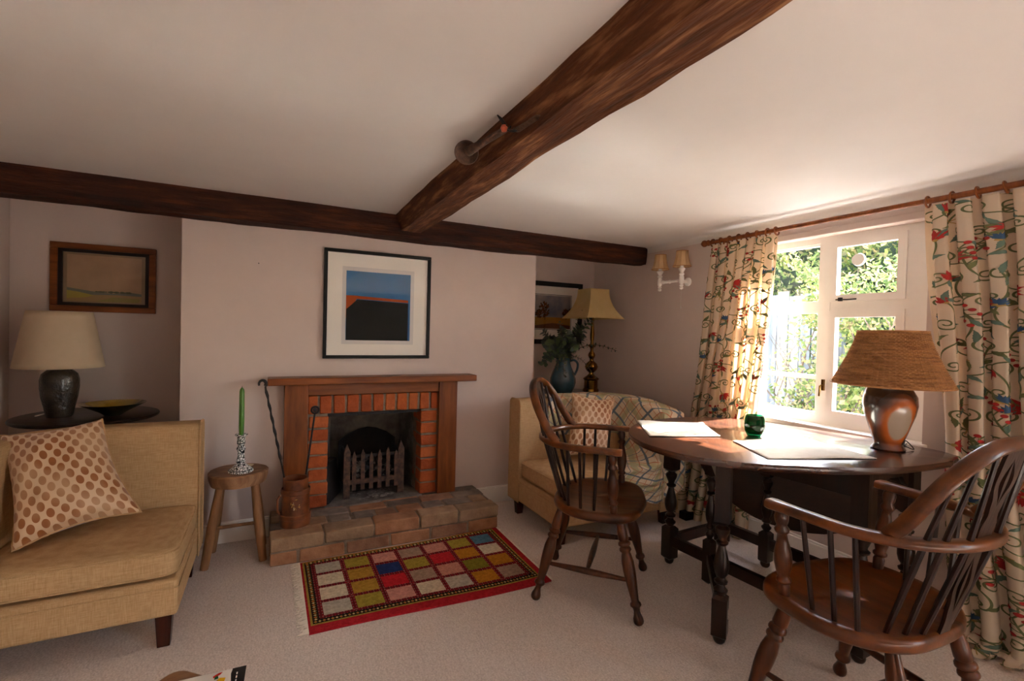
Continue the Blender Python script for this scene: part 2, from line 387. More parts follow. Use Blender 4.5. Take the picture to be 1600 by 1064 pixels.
# unseen glazed door added to the window wall behind the camera as fill light
g = G(); t = .07
g.box(XR+.08, XR+.13, -2.45, -1.35, .05, .13).box(XR+.08, XR+.13, -2.45, -1.35, 1.71, 1.78).box(XR+.08, XR+.13, -2.45, -1.35, .88, .93)
for y in (-2.45, -1.935, -1.42): g.box(XR+.08, XR+.13, y, y+t, .05, 1.78)
r = struct('added_fill_door', g, M['white'])
for y0_, y1_ in ((-2.38, -1.935), (-1.865, -1.42)):
    for z0_, z1_ in ((.13, .88), (.93, 1.71)): build('glass_pane', G().box(XR+.103, XR+.107, y0_, y1_, z0_, z1_), M['pane'], r, smooth=False)

# main window
FXp = 2.70
win = struct('window_1', G().box(FXp, FXp+.06, WY0, WY1, WZ1-.032, WZ1).box(FXp, FXp+.06, WY0, WY1, WZ0, WZ0+.05)
             .box(FXp+.001, FXp+.059, WY1-.04, WY1, WZ0+.05, WZ1-.032)
             .box(FXp-.001, FXp+.059, 1.540, 1.600, WZ0+.05, WZ1-.032).box(FXp-.001, FXp+.059, WY0, 1.192, WZ0+.05, WZ1-.032)
             .box(FXp+.002, FXp+.058, 1.192, 1.540, 1.362, 1.410).box(FXp+.002, FXp+.058, 1.600, WY1-.04, 1.362, 1.410), M['white'], smooth=False)
def light(y0, y1, z0, z1, x=FXp+.012, t=.018, bars=(), name='sash'):
    g = G().box(x, x+.035, y0, y1, z0, z0+t).box(x, x+.035, y0, y1, z1-t, z1).box(x, x+.035, y0, y0+t, z0+t, z1-t).box(x, x+.035, y1-t, y1, z0+t, z1-t)
    for zb in bars: g.box(x+.004, x+.03, y0+t, y1-t, zb-.012, zb+.012)
    s_ = build(name, g, M['white'], win, smooth=False)
    zs = [z0+t]+[b for b in bars]+[z1-t]
    for a, b in zip(zs[:-1], zs[1:]):
        build('glass_pane', G().box(x+.015, x+.019, y0+t, y1-t, a+(.012 if a in bars else 0), b-(.012 if b in bars else 0)), M['pane'], s_, smooth=False)
light(1.600, WY1-.04, 1.410, WZ1-.032, t=.010); light(1.600, WY1-.04, WZ0+.05, 1.362, t=.010, bars=(.995,))
light(1.192, 1.540, 1.410, WZ1-.032, x=FXp-.012, t=.036, name='casement'); light(1.192, 1.540, WZ0+.05, 1.362, x=FXp-.012, t=.036, bars=(.995,), name='casement')
build('casement_stay', G().tube([(FXp-.02, 1.50, 1.42), (FXp-.03, 1.44, 1.418), (FXp-.02, 1.40, 1.42)], .004, 6).box(FXp-.03, FXp-.012, 1.47, 1.485, 1.412, 1.43), M['iron'], win, label='dark metal stay')
build('window_catch', G().box(FXp-.03, FXp-.012, 1.545, 1.555, .93, .99).tube([(FXp-.03, 1.55, .96), (FXp-.05, 1.55, .955), (FXp-.055, 1.55, .90)], .005, 6), M['gold'], win, label='brass catch')
build('window_board', G().box(XR-.03, FXp, WY0-.02, WY1+.02, WZ0-.025, WZ0+.003), M['white'], win, bevel=.005)
g = G(); cy, cz = 1.41, 1.625
mt = Matrix.Translation((FXp, cy, cz)) @ Matrix.Rotation(PI/2, 4, 'Y')
g.lathe([(.030, .0), (.033, .012), (.022, .014), (.018, .006), (.007, .006), (.007, .012), (.002, .014)], mt=mt, n=24)
build('window_vent', g, M['white'], win, label='round plastic vent set in the top pane')
trim = struct('trim_1', G().box(XR-.012, XR, WY0-.06, WY1+.06, WZ1, WZ1+.035), M['wall'], bevel=.004)

cv = [(XR-.045*(1-math.sin(PI/2*k/6)), ZC-.040*(1-math.cos(PI/2*k/6))) for k in range(7)]
cs_ = [(XR+.001, ZC+.001)]+[(XR-.045+.045*math.sin(PI/2*k/6), ZC+.001-.042*(1-math.cos(PI/2*k/6))) for k in range(7)]
n = len(cs_); g = G().add([(x, y, z) for y in (YB, 2.90) for x, z in cs_], [tuple(range(n)), tuple(reversed(range(n, 2*n)))]+[((k+1) % n, k, n+k, n+(k+1) % n) for k in range(n)])
struct('trim_2', g, M['ceil'])
# beams
def beam(name, sect, ax, a0, a1, m, seed):
    n = 90; g = G(); vs = []; k = 10
    ring = []
    P = [Vector((p[0], p[1], 0)) for p in sect]
    for i in range(len(P)):
        for j in range(k): ring.append(P[i].lerp(P[(i+1) % len(P)], j/k))
    c = len(ring); fs = []
    for i in range(n+1):
        t = a0+(a1-a0)*i/n
        for q in ring:
            a, b = q.x, q.y
            d = noise.noise_vector(Vector((t*1.7+seed, a*9, b*9)))*.010+noise.noise_vector(Vector((t*7+seed, a*25, b*25)))*.004
            zz = min(b+d.z, ZC) if b < ZC-.002 else ZC+.004
            vs.append((t, a+d.y, zz) if ax == 0 else (a+d.y, t, zz))
    for i in range(n):
        for j in range(c): fs.append((i*c+j, i*c+(j+1) % c, (i+1)*c+(j+1) % c, (i+1)*c+j))
    fs += [tuple(reversed(range(c))), tuple(range(n*c, n*c+c))]
    g.add(vs, fs)
    return struct(name, g, m, ang=50)
beam('ceiling_beam', [(2.90, 1.765), (3.045, 1.765), (3.045, ZC), (2.888, ZC)], 0, XL-.02, XR-.015, M['beam'], 3)
beam('ceiling_beam', [(.688, 1.805), (.815, 1.803), (.835, ZC), (.650, ZC)], 1, YB-.02, 2.90, M['beamy'], 11)

# ------------------------------------------------------------------ outside
struct('garden_ground', G().box(XR+T, 30, -14, 20, -.3, -.2), mat('paving', '8f8a80', 'a8a296', rough=.9, scale=3))
struct('garden_lawn', G().box(-14, XL-1, -14, 20, -.3, -.21).box(XL-1, XR+T, -14, YB-.4, -.3, -.21), mat('lawn', '5c6a38', '7a8750', rough=.95, scale=6))
fence = thing('board_fence', (6.0, 4.6, -.2), 0, 'pale weathered board fence in the garden beyond the left window panes', 'fence')
fm = [mat('fence_board_%d' % i, a, b_, rough=.9, scale=5, stretch=(4, 4, .4), bump=.3) for i, (a, b_) in enumerate((('6b665f', '88827a'), ('78736b', '938d84'), ('5a554e', '766f67')))]
for i in range(17):
    y = 3.35+i*.15; h = 1.80+.03*math.sin(i*1.9)+rnd(-.02, .02)
    build('board', G().box(6.0+.01*(i % 2), 6.022+.01*(i % 2), y, y+.135, -.2, h), fm[i % 3], fence, world=True, smooth=False)
build('rail', G().box(6.03, 6.08, 3.3, 5.95, .3, .38), fm[2], fence, world=True)
build('rail', G().box(6.03, 6.08, 3.3, 5.95, 1.3, 1.38), fm[2], fence, world=True)
for y in (3.3, 4.6, 5.9): build('post', G().box(6.04, 6.13, y, y+.09, -.2, 1.75), fm[2], fence, world=True)
lm = [translucent('hedge_leaf_%d' % i, a, a, .5, b_) for i, (a, b_) in enumerate((('626c3c', 'a0a650'), ('7c8050', 'c0b868'), ('444f2c', '7c8a44'), ('8a7a54', 'c4a870')))]
def hedge(name, loc, box, n, label, size=.05, sparse=None):
    root = thing(name, loc, 0, label, 'shrub')
    x0, x1, y0, y1, z0, z1 = box; g = G()
    for i in range(n):
        c = Vector((x0+(x1-x0)*random.random()**1.6, rnd(y0, y1), rnd(z0, z1)))
        c += noise.noise_vector(c*1.3)*.35
        if noise.noise(c*2.1) < -.18: continue
        a = Vector((rnd(-1, 1), rnd(-1, 1), rnd(-1, .6))).normalized(); b = a.orthogonal().normalized(); nn = a.cross(b)
        L_, W_ = size*rnd(.7, 1.3), size*rnd(.32, .5)
        g.add([c, c+a*L_*.5+b*W_+nn*.006, c+a*L_, c+a*L_*.5-b*W_+nn*.006], [(0, 1, 2), (0, 2, 3)], random.randrange(4))
    lo = build('leaves', g, lm, root, world=True, smooth=False, kind='stuff')
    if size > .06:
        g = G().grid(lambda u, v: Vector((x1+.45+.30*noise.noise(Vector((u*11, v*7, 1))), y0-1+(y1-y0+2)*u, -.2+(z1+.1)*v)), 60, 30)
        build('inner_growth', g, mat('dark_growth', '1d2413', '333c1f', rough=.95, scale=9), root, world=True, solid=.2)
    g = G()
    for i in range(14):
        p = Vector((rnd(x0, x1), rnd(y0, y1), -.2)); pts = [p.copy()]
        for k in range(6):
            p = p+Vector((rnd(-.15, .1), rnd(-.2, .2), (z1+.2)/7)); pts.append(p.copy())
        g.tube(pts, [.018*(1-.13*k) for k in range(7)], 5)
    build('branches', g, M['stem'], root, world=True, kind='stuff')
hedge('garden_hedge', (7.0, 3.5, -.2), (6.4, 8.0, .0, 8.0, .4, 3.9), 34000, 'tall leafy hedge rising above the board fence outside the window', .085)
hedge('leafy_bush', (5.2, 2.6, -.2), (4.6, 5.7, .9, 3.05, -.1, 1.95), 17000, 'dense green bush close outside the right hand window panes', .05)
hedge('climbing_shrub', (5.6, 3.7, -.2), (5.7, 5.85, 3.45, 3.7, .2, 1.5), 400, 'thin twiggy climber in front of the board fence', .05)

# ------------------------------------------------------------------ fireplace
fp = thing('fireplace', (.58, 3.0, .14), 0, 'small red brick fireplace with stained wooden surround and mantel shelf', 'fireplace')
def brick(x0, x1, y0, y1, z0, z1, m, parent, j=.003, lab=None):
    g = G().box(x0, x1, y0, y1, z0, z1)
    for p in g.v: p += Vector((rnd(-j, j), rnd(-j, j), rnd(-j, j)))
    o = build('brick', g, m, parent, world=True, bevel=.005, bseg=1)
    return o
YBk = 3.0
for i in range(7):
    z0 = .142+i*.0785
    brick(.192+rnd(0, .01), .305, YBk+rnd(-.003, .003), YBk+.11, z0, z0+.067, random.choice(M['brickr']), fp)
    brick(.866, .974, YBk+rnd(-.003, .003), YBk+.11, z0, z0+.067, random.choice(M['brickr']), fp)
    brick(.872, .974, YBk+.12, YBk+.20, z0, z0+.067, random.choice(M['brickr']), fp)
    brick(.192, .298, YBk+.12, YBk+.20, z0, z0+.067, random.choice(M['brickr']), fp)
x = .192
for i, wd in enumerate((.050, .064, .066, .066, .062, .062, .058, .063, .058, .060, .045)):
    brick(x, x+wd, YBk+rnd(-.004, .002), YBk+.11, .695, .803, random.choice(M['brickr']), fp, .002); x += wd+.0128
build('mortar', G().box(.190, .300, YBk+.008, YBk+.20, .14, .8).box(.871, .976, YBk+.008, YBk+.20, .14, .8).box(.30, .871, YBk+.008, YBk+.105, .695, .8), M['mortar'], fp, world=True, smooth=False)
build('lintel_bar', G().box(.29, .88, YBk+.03, YBk+.10, .672, .69), M['iron'], fp, world=True, label='sooty iron bar under the arch bricks')
build('pilaster', G().box(.066, .190, 2.972, 3.05, .14, .876), M['pine'], fp, world=True, bevel=.003)
build('pilaster', G().box(.976, 1.100, 2.972, 3.05, .14, .876), M['pine'], fp, world=True, bevel=.003)
build('frieze_board', G().box(.190, .976, 2.982, 3.05, .808, .876), M['pinex'], fp, world=True, bevel=.003)
build('mantel_shelf', G().box(-.02, 1.215, 2.918, 3.05, .876, .916), M['pinex'], fp, world=True, bevel=.005)
g = G()   # firebox, tapering to the back
def quadbox(pts): g.add(pts, [(0, 1, 2, 3)])
A0, A1 = (.300, 3.20), (.868, 3.20); B0, B1 = (.36, 3.46), (.84, 3.46)
for (a, b) in ((A0, B0), (B0, B1), (B1, A1)):
    g.add([(a[0], a[1], .14), (b[0], b[1], .14), (b[0], b[1], .78), (a[0], a[1], .78)], [(3, 2, 1, 0)])
g.add([(.29, 2.99, .139), (.88, 2.99, .139), (.84, 3.46, .139), (.36, 3.46, .139)], [(0, 1, 2, 3)])
g.add([(.29, 3.10, .78), (.88, 3.10, .78), (.84, 3.46, .78), (.36, 3.46, .78)], [(0, 1, 2, 3)])
build('firebox', g, M['cement'], fp, world=True, smooth=False, solid=.012)
out = [(.41, .14), (.41, .44), (.47, .485), (.54, .515), (.60, .525), (.66, .515), (.73, .485), (.79, .44), (.79, .14)]
g = G().prism(out, 0, .02, mt=Matrix(((1, 0, 0, 0), (0, 0, -1, 3.40), (0, 1, 0, 0), (0, 0, 0, 1))))
build('fire_back', g, M['soot'], fp, world=True, bevel=.004)

grate = thing('fire_grate', (.60, 3.2, .14), 0, 'black iron fire basket with pointed bars in the fireplace', 'grate')
gy = 3.07
def bar(nm, x, z0, z1, y=gy, w_=.014, tip=.035, d=.012):
    g = G().box(x-w_, x+w_, y, y+d, z0, z1-tip)
    g.add([(x-w_, y, z1-tip), (x+w_, y, z1-tip), (x+w_, y+d, z1-tip), (x-w_, y+d, z1-tip), (x, y+d/2, z1)], [(0, 1, 4), (1, 2, 4), (2, 3, 4), (3, 0, 4)])
    return build(nm, g, M['rusty'], grate, world=True, smooth=False)
for i in range(6): bar('bar', .468+i*.052, .195, .44+.012*math.sin(i*2.1), w_=.0115)
for x in (.425, .760): bar('corner_post', x, .142, .485, w_=.019, tip=.05, d=.03)
build('cross_bar', G().box(.425, .76, gy+.010, gy+.024, .395, .412), M['iron'], grate, world=True, bevel=.003)
build('cross_bar', G().box(.425, .76, gy+.004, gy+.026, .232, .262), M['rusty'], grate, world=True, bevel=.003)
for x in (.425, .755): build('side_plate', G().box(x-.004, x+.008, gy+.02, 3.33, .20, .42), M['iron'], grate, world=True, bevel=.002)
for x in (.425, .755): build('foot', G().box(x-.012, x+.018, 3.29, 3.32, .142, .22), M['iron'], grate, world=True, bevel=.003)
g = G()
for i in range(11): g.box(.43, .76, gy+.03+i*.022, gy+.042+i*.022, .222, .232)
build('grid_floor', g, M['iron'], grate, world=True, smooth=False)
g = G(); g.disp
for i in range(150):
    c = Vector((rnd(.45, .74), rnd(3.10, 3.30), .245+random.random()*.10)); r_ = rnd(.010, .026)
    vs = [c+Vector(v)*r_*rnd(.7, 1.3) for v in ((1, 0, 0), (-1, 0, 0), (0, 1, 0), (0, -1, 0), (0, 0, 1), (0, 0, -1))]
    g.add(vs, [(0, 2, 4), (2, 1, 4), (1, 3, 4), (3, 0, 4), (2, 0, 5), (1, 2, 5), (3, 1, 5), (0, 3, 5)], random.choice((0, 0, 1)))
tag(build('coals', g, [M['coal'], M['ash']], smooth=False), 'burnt coals and pale ash heaped in the fire basket', 'coal', kind='stuff')
g = G().grid(lambda u, v: Vector((.42+.36*u, 3.02+.34*v, .143+.016*abs(noise.noise(Vector((u*7, v*7, 2))))*math.sin(PI*u)*math.sin(PI*min(1, v+.1)))), 30, 24)
tag(build('ash_layer', g, M['ash']), 'grey ash spread on the hearth under the fire basket', 'ash', kind='stuff')
mt = Matrix.Translation((.355, 3.12, .145)) @ Matrix.Rotation(-.42, 4, 'Z') @ Matrix.Rotation(-.16, 4, 'Y')
g = G().box(-.006, .006, -.11, .13, 0, .22, mt=mt).tube([mt @ Vector((0, -.11+.24*k/8, .22+.03*math.sin(PI*k/8))) for k in range(9)], .006, 6)
tag(build('ash_pan_cover', g, M['iron'], bevel=.002), 'iron ash pan cover leaning inside the left of the fireplace', 'fire tool')

# hearth
he = thing('brick_hearth', (.63, 2.84, 0), 0, 'raised hearth of dusty brown bricks in front of the fireplace', 'hearth')
HB = M['brickb']; HY0 = 2.628
xs = [.0, .258, .515, .765, 1.005, 1.262]
for i in range(5): brick(xs[i]+.004, xs[i+1]-.006, HY0, HY0+.112, .074, .143+rnd(-.002, .003), HB[(0, 4, 3, 0, 4)[i]], he, .004)
xl = [.0, .135, .365, .60, .83, 1.06, 1.262]
for i in range(6): brick(xl[i]+.006, xl[i+1]-.006, HY0+.004, HY0+.11, .002, .066, HB[(3, 3, 1, 3, 1, 3)[i]], he, .003)
x = .0
for i, wd in enumerate((.165, .118, .118, .118, .118, .150, .125, .165, .105)):
    brick(x+.004, x+wd-.006, HY0+.122, HY0+.228, .08, .142+rnd(-.002, .003), HB[(5, 0, 2, 5, 1, 3, 2, 2, 0)[i]], he, .003); x += wd+.0075
x = .0
for i, wd in enumerate((.20, .215, .215, .205, .215, .205)):
    brick(x+.004, x+wd-.006, HY0+.238, HY0+.335, .08, .141+rnd(-.002, .002), HB[(4, 2, 3, 5, 1, 2)[i]], he, .003); x += wd+.0025
for i, (xa, xb) in enumerate(((.0, .19), (.19, .40), (.40, .62), (.62, .85), (.85, 1.06), (1.06, 1.262))):
    if xa > 1.0 or xa < .1: brick(xa+.004, xb-.006, HY0+.345, 3.048, .08, .141, HB[i % 6], he, .002)
    else: brick(xa+.004, xb-.006, HY0+.345, 2.985, .08, .140, HB[i % 6], he, .002)
for k, y in enumerate((HY0+.125, HY0+.235, HY0+.33)):
    for xa in (.0, 1.252): brick(xa+.002, xa+.009, y, y+.095, .004, .066, HB[3], he, .001)
build('mortar', G().box(.008, 1.252, HY0+.010, 3.049, 0, .134), M['mortar'], he, world=True, smooth=False)

# leather bucket with fire irons
bk = thing('leather_bucket', (.125, 2.79, .143), 0, 'brown leather fire bucket with a faded crest standing on the hearth', 'bucket')
build('body', G().lathe([(.066, 0), (.076, .004), (.078, .03), (.076, .055), (.070, .06), (.069, .16), (.070, .185), (.062, .19), (.060, .235), (.063, .245), (.063, .252), (.055, .252), (.053, .20), (.05, .02)], n=32, capt=True), M['leather'], bk)
for z, r_ in ((.055, .079), (.186, .0735)): build('band', G().lathe([(r_-.004, z-.014), (r_, z-.010), (r_, z+.010), (r_-.004, z+.014)], n=32, capb=False, capt=False), M['leather'], bk)
g = G()
for i in range(26):
    a = -PI/2-.05+rnd(-.34, .34); z = .122+rnd(-.035, .035)
    if abs(a+PI/2+.05)/.34+abs(z-.122)/.035 > 1.25: continue
    r_ = .0712; s_ = rnd(.003, .008); th = rnd(0, PI)
    c = Vector((r_*math.cos(a), r_*math.sin(a), z)); tx = Vector((-math.sin(a), math.cos(a), 0)); tz = Vector((0, 0, 1))
    d1 = tx*math.cos(th)+tz*math.sin(th); d2 = tx*-math.sin(th)+tz*math.cos(th)
    g.add([c-d1*s_, c+d2*s_*.4, c+d1*s_, c-d2*s_*.4], [(0, 1, 2, 3)], random.randrange(2))
build('crest', g, [flat('crest_gold', 'b08a4a'), flat('crest_cream', 'c9b78f')], bk, smooth=False, label='worn gold and cream painted crest')
g = G().tube([(-.076, -.02, .17), (-.088, -.02, .15), (-.088, -.02, .09), (-.076, -.02, .07)], .006, 8)
build('handle', g, M['leather'], bk)
def irons(name, label, p0, p1, ring, twist):
    d = (Vector(p1)-Vector(p0)); pts = [Vector(p0)+d*t/40 for t in range(41)]
    t_ = thing(name, p0, 0, label, 'fire tool', )
    g = G()
    if twist:
        g.tube(pts[:18], .005, 6)
        q = [pts[17+k]+Vector((math.cos(k*1.6), math.sin(k*1.6), 0))*.0012 for k in range(24)]; g.tube(q, [.007+.002*math.sin(k*1.6) for k in range(24)], 6)
    else: g.tube(pts, .0055, 6)
    build('shaft', g, M['iron'], t_, world=True)
    c = Vector(p1); g = G()
    if ring:
        g.tube([c+Vector((.019*math.cos(a), -.004, .019*math.sin(a)+.016)) for a in [2*PI*k/16 for k in range(16)]], .006, 7, closed=True)
        g.lathe([(.0, -.004), (.012, -.003), (.012, .003), (0, .004)], c=c+Vector((0, -.004, .016)), mt=Matrix.Rotation(PI/2, 4, 'X'), n=16)
    else:
        g.tube([c+Vector((-.013+.017*math.cos(a), 0, .012+.019*math.sin(a))) for a in [-.6+k*.35 for k in range(13)]], [.010-.0004*k for k in range(13)], 8)
    build('handle', g, M['iron'], t_, world=True)
irons('fire_poker', 'tall twisted iron poker with curled handle in the leather bucket', (.108, 2.80, .20), (-.030, 2.845, .885), False, True)
irons('fire_shovel', 'iron fire tool with round ring handle leaning against the bricks in the bucket', (.150, 2.80, .20), (.222, 2.90, .722), True, False)

# stool, candlestick, candle
st = thing('wooden_stool', (-.148, 2.84, 0), 0, 'small rustic round wooden stool between the left sofa and the hearth', 'stool')
n = 40
g = G().lathe([(.110, .385), (.128, .390), (.137, .420), (.138, .445), (.131, .452), (.02, .453)], n=n)
for p in g.v:
    a = math.atan2(p.y, p.x); k = 1+.02*math.sin(a*3+1)+.012*math.sin(a*7); p.x *= k; p.y *= k
build('seat', g, M['stooltop'], st)
legs = [((-.075, -.055), (-.135, -.10)), ((.075, -.065), (.122, -.105)), ((.075, .065), (.118, .10)), ((-.075, .065), (-.12, .10))]
for a, b_ in legs:
    P0, P1 = Vector((*a, .405)), Vector((*b_, .0))
    pts = [P0.lerp(P1, k/8) for k in range(9)]; pts[-1].z = 0
    build('leg', G().tube(pts, [.017, .018, .020, .0215, .0225, .0225, .021, .020, .0185], 12), M['stool'], st)
def lg(k, z): a, b_ = legs[k]; t = 1-z/.405; return Vector((*a, .405)).lerp(Vector((*b_, 0)), t)
for i, j, z in ((0, 3, .16), (1, 2, .16), (3, 2, .13), (0, 1, .13)):
    if (i, j) == (0, 1): continue
    build('stretcher', G().tube([lg(i, z), lg(j, z)], .009, 8), M['stool'], st)
g = G().tube([Vector((-.13, -.005, .16)), Vector((.12, .01, .16))], .008, 8); build('stretcher', g, M['stool'], st)
tag(build('wax_drip', G().lathe([(.02, 0), (.022, .002), (.014, .004), (.003, .0045)], c=(-.10, 2.915, .4525), n=14), flat('wax', 'b9a88a'), ), 'flat pale wax disc on the stool behind the candlestick', 'wax')
cs = thing('candlestick', (-.135, 2.80, .453), 0, 'black and white patterned pottery candlestick on the stool', 'candlestick')
prof = [(.048, 0), (.050, .004), (.048, .010), (.036, .022), (.024, .036), (.016, .044), (.014, .050), (.019, .054), (.017, .060), (.014, .075), (.0125, .09), (.0145, .108), (.0175, .116), (.0175, .124), (.013, .130), (.012, .136), (.014, .142), (.017, .150), (.0155, .165), (.016, .178), (.022, .186), (.026, .190), (.025, .193), (.010, .190), (.010, .175)]
def pattern_mat():
    m, nt, b = base('pottery_pattern'); N, L = nt.nodes, nt.links; b.inputs['Roughness'].default_value = .2
    tc = N.new('ShaderNodeTexCoord'); v = N.new('ShaderNodeTexVoronoi'); v.inputs['Scale'].default_value = 75; v.feature = 'DISTANCE_TO_EDGE'
    L.new(tc.outputs['Object'], v.inputs[0]); r = N.new('ShaderNodeValToRGB'); r.color_ramp.interpolation = 'CONSTANT'
    r.color_ramp.elements[0].color = lin('1c2226'); r.color_ramp.elements[1].position = .09; r.color_ramp.elements[1].color = lin('d9d9d4')
    L.new(v.outputs[0], r.inputs[0]); L.new(r.outputs[0], b.inputs[0]); return m
M['pottery'] = pattern_mat()
build('body', G().lathe([(r_*1.18, z) for r_, z in prof], n=28), M['pottery'], cs)
for z, r_ in ((.012, .0564), (.052, .0220), (.120, .0212), (.146, .0188)):
    build('band', G().lathe([(r_, z-.0015), (r_+.0012, z), (r_, z+.0015)], n=28, capb=False, capt=False), flat('pot_dark', '24282a', .3), cs)
cd = thing('candle', (-.135, 2.80, .63), 0, 'tall green taper candle in the patterned candlestick', 'candle')
build('wax', G().lathe([(.0095, 0), (.0120, .03), (.0125, .06), (.0115, .235), (.0095, .246), (.002, .257)], n=8), M['candle'], cd, smooth=True, ang=25)
build('wick', G().tube([(0, 0, .255), (0, 0, .264)], .0012, 5), M['black'], cd)

# ------------------------------------------------------------------ pictures
def poly(g, pts, fx, mi, k):
    n = len(pts); g.add([fx(a, b, k) for a, b in pts], [tuple(range(n))], mi)
def picture(name, label, cat, fx, w_, h_, fw, fmat, depth, mat_w, matcol, img, imgmats, slip=None, img2=None):
    """fx(a,b,d): a across 0..w, b up 0..h, d out of the wall"""
    o0 = fx(w_/2, 0, 0); root = thing(name, tuple(o0), 0, label, cat)
    def bx(g, a0, a1, b0, b1, d0, d1, mi=0):
        vs = [fx(a, b, d) for d in (d0, d1) for b in (b0, b1) for a in (a0, a1)]
        g.add(vs, [(0, 2, 3, 1), (4, 5, 7, 6), (0, 1, 5, 4), (2, 6, 7, 3), (0, 4, 6, 2), (1, 3, 7, 5)], mi)
    g = G(); bx(g, 0, w_, 0, fw, 0, depth); bx(g, 0, w_, h_-fw, h_, 0, depth); bx(g, 0, fw, fw, h_-fw, 0, depth); bx(g, w_-fw, w_, fw, h_-fw, 0, depth)
    build('frame', g, fmat, root, world=True, bevel=.003)
    if slip:
        g = G(); a = fw; b = fw+slip[0]
        bx(g, a, w_-a, a, b, 0, depth-.006); bx(g, a, w_-a, h_-b, h_-a, 0, depth-.006); bx(g, a, b, b, h_-b, 0, depth-.006); bx(g, w_-b, w_-a, b, h_-b, 0, depth-.006)
        build('slip', g, slip[1], root, world=True)
    g = G(); bx(g, fw*.8, w_-fw*.8, fw*.8, h_-fw*.8, .002, .006)
    build('mount', g, flat(name+'_mount', matcol, .9), root, world=True, smooth=False)
    g = G()
    for k, (pts, mi) in enumerate(img): poly(g, pts, fx, mi, .0064+.00012*k)
    build('print', g, imgmats, root, world=True, smooth=False)
    g = G(); bx(g, fw*.9, w_-fw*.9, fw*.9, h_-fw*.9, depth-.010, depth-.0085)
    build('glass', g, M['picglass'], root, world=True, smooth=False)
def R(a0, a1, b0, b1): return [(a0, b0), (a1, b0), (a1, b1), (a0, b1)]
# centre: abstract
x0, z0 = .268, 1.020
def fx1(a, b, d): return Vector((x0+a+.008*b*0, YF-.001-d, z0+b))
W_, H_ = .652, .660
img = [(R(.105, .545, .088, .560), 0), (R(.128, .522, .112, .535), 1), ([(.128, .245), (.128, .385), (.172, .385), (.508, .372), (.508, .355), (.190, .366)], 2),
       ([(.130, .112), (.508, .112), (.508, .352), (.194, .362), (.130, .300)], 3), (R(.508, .512, .112, .352), 4)]
picture('abstract_print', 'square black framed abstract print of blue sky above a black block', 'picture', fx1, W_, H_, .020, M['black'], .022, 0, 'e9e3d9',
        img, [flat('paper_grey', 'd2cdc8'), flat('print_blue', '3f6c95'), flat('print_orange', 'a4481c'), flat('print_black', '0c0b0a', .4), flat('print_deep_blue', '2d4f86')])
# left alcove: landscape
x1, z1 = -1.127, 1.262
def fx2(a, b, d): return Vector((x1+a, YA-.001-d, z1+b))
lmats = [mat('sky_ochre', '9a7a5a', 'a98866', rough=.8, scale=6), flat('far_hill', '6a6a5c'), flat('field_olive', '857a42'), flat('field_tan', '94784e'), flat('hedge_line', '55563f'), flat('field_yellow', '9a8a3f')]
hill = [(.07, .06), (.415, .06), (.415, .115), (.36, .122), (.28, .112), (.20, .118), (.12, .13), (.07, .138)]
img = [(R(.07, .415, .06, .328), 0), (hill, 1), ([(.07, .06), (.415, .06), (.415, .10), (.30, .104), (.18, .10), (.07, .12)], 3), ([(.07, .075), (.16, .085), (.19, .098), (.12, .115), (.07, .122)], 5), ([(.2, .062), (.4, .062), (.41, .085), (.28, .09)], 2)]
for k in range(14): a = .20+.012*k+rnd(-.003, .003); r_ = rnd(.004, .009); img.append(([(a+r_*math.cos(t)*1.3, .119+r_*math.sin(t)*.8) for t in [k2*PI/4 for k2 in range(8)]], 4))
picture('landscape_painting', 'brown framed landscape painting of low hills hanging in the left alcove', 'picture', fx2, .487, .392, .034, M['pinex'], .026, 0, '8a7358', img, lmats, slip=(.018, flat('slip_dark', '2a2220', .5)))
# right alcove: autumn trees
x2, z2 = 1.905, 1.112
def fx3(a, b, d): return Vector((x2+a, YA-.001-d, z2+b))
rm = [mat('dusk_sky', '5f6275', '9a8c84', rough=.8, scale=5), flat('autumn_field', '9a6a22'), flat('autumn_tree', '5e3514'), flat('dark_tree', '3f2c14'), flat('rule_line', '3b3a40'), flat('inner_mount', 'cbbfb0')]
img = [(R(.108, .492, .125, .435), 4), (R(.112, .488, .129, .431), 5), (R(.118, .482, .135, .425), 0), (R(.118, .482, .135, .235), 1), ([(.118, .135), (.482, .135), (.482, .165), (.3, .185), (.118, .16)], 2)]
def blob(cx, cy, rx, ry, mi, n=60):
    for k in range(n):
        a = rnd(0, 2*PI); q = random.random()**.5; X_, Y_ = cx+rx*q*math.cos(a), cy+ry*q*math.sin(a); s_ = rnd(.005, .012)
        img.append(([(X_+s_*math.cos(t+a), Y_+s_*math.sin(t+a)) for t in (0, 1.3, 2.4, 3.6, 5)], mi if k % 3 else 3))
blob(.205, .30, .055, .065, 2, 90); blob(.15, .26, .03, .035, 2, 40); blob(.42, .275, .03, .035, 2, 40); blob(.465, .28, .016, .035, 3, 24)
img += [(R(.200, .206, .21, .27), 3), (R(.418, .422, .215, .26), 3)]
picture('autumn_trees_print', 'black framed picture of autumn trees hanging behind the brass lamp', 'picture', fx3, .600, .545, .040, M['black'], .022, 0, 'ddd4c9', img, rm)
tag(build('wall_nail', G().tube([(-.075, YF+.005, 1.555), (-.075, YF-.012, 1.557)], .0025, 6), M['iron']), 'tiny nail in the wall left of the abstract print', 'nail')

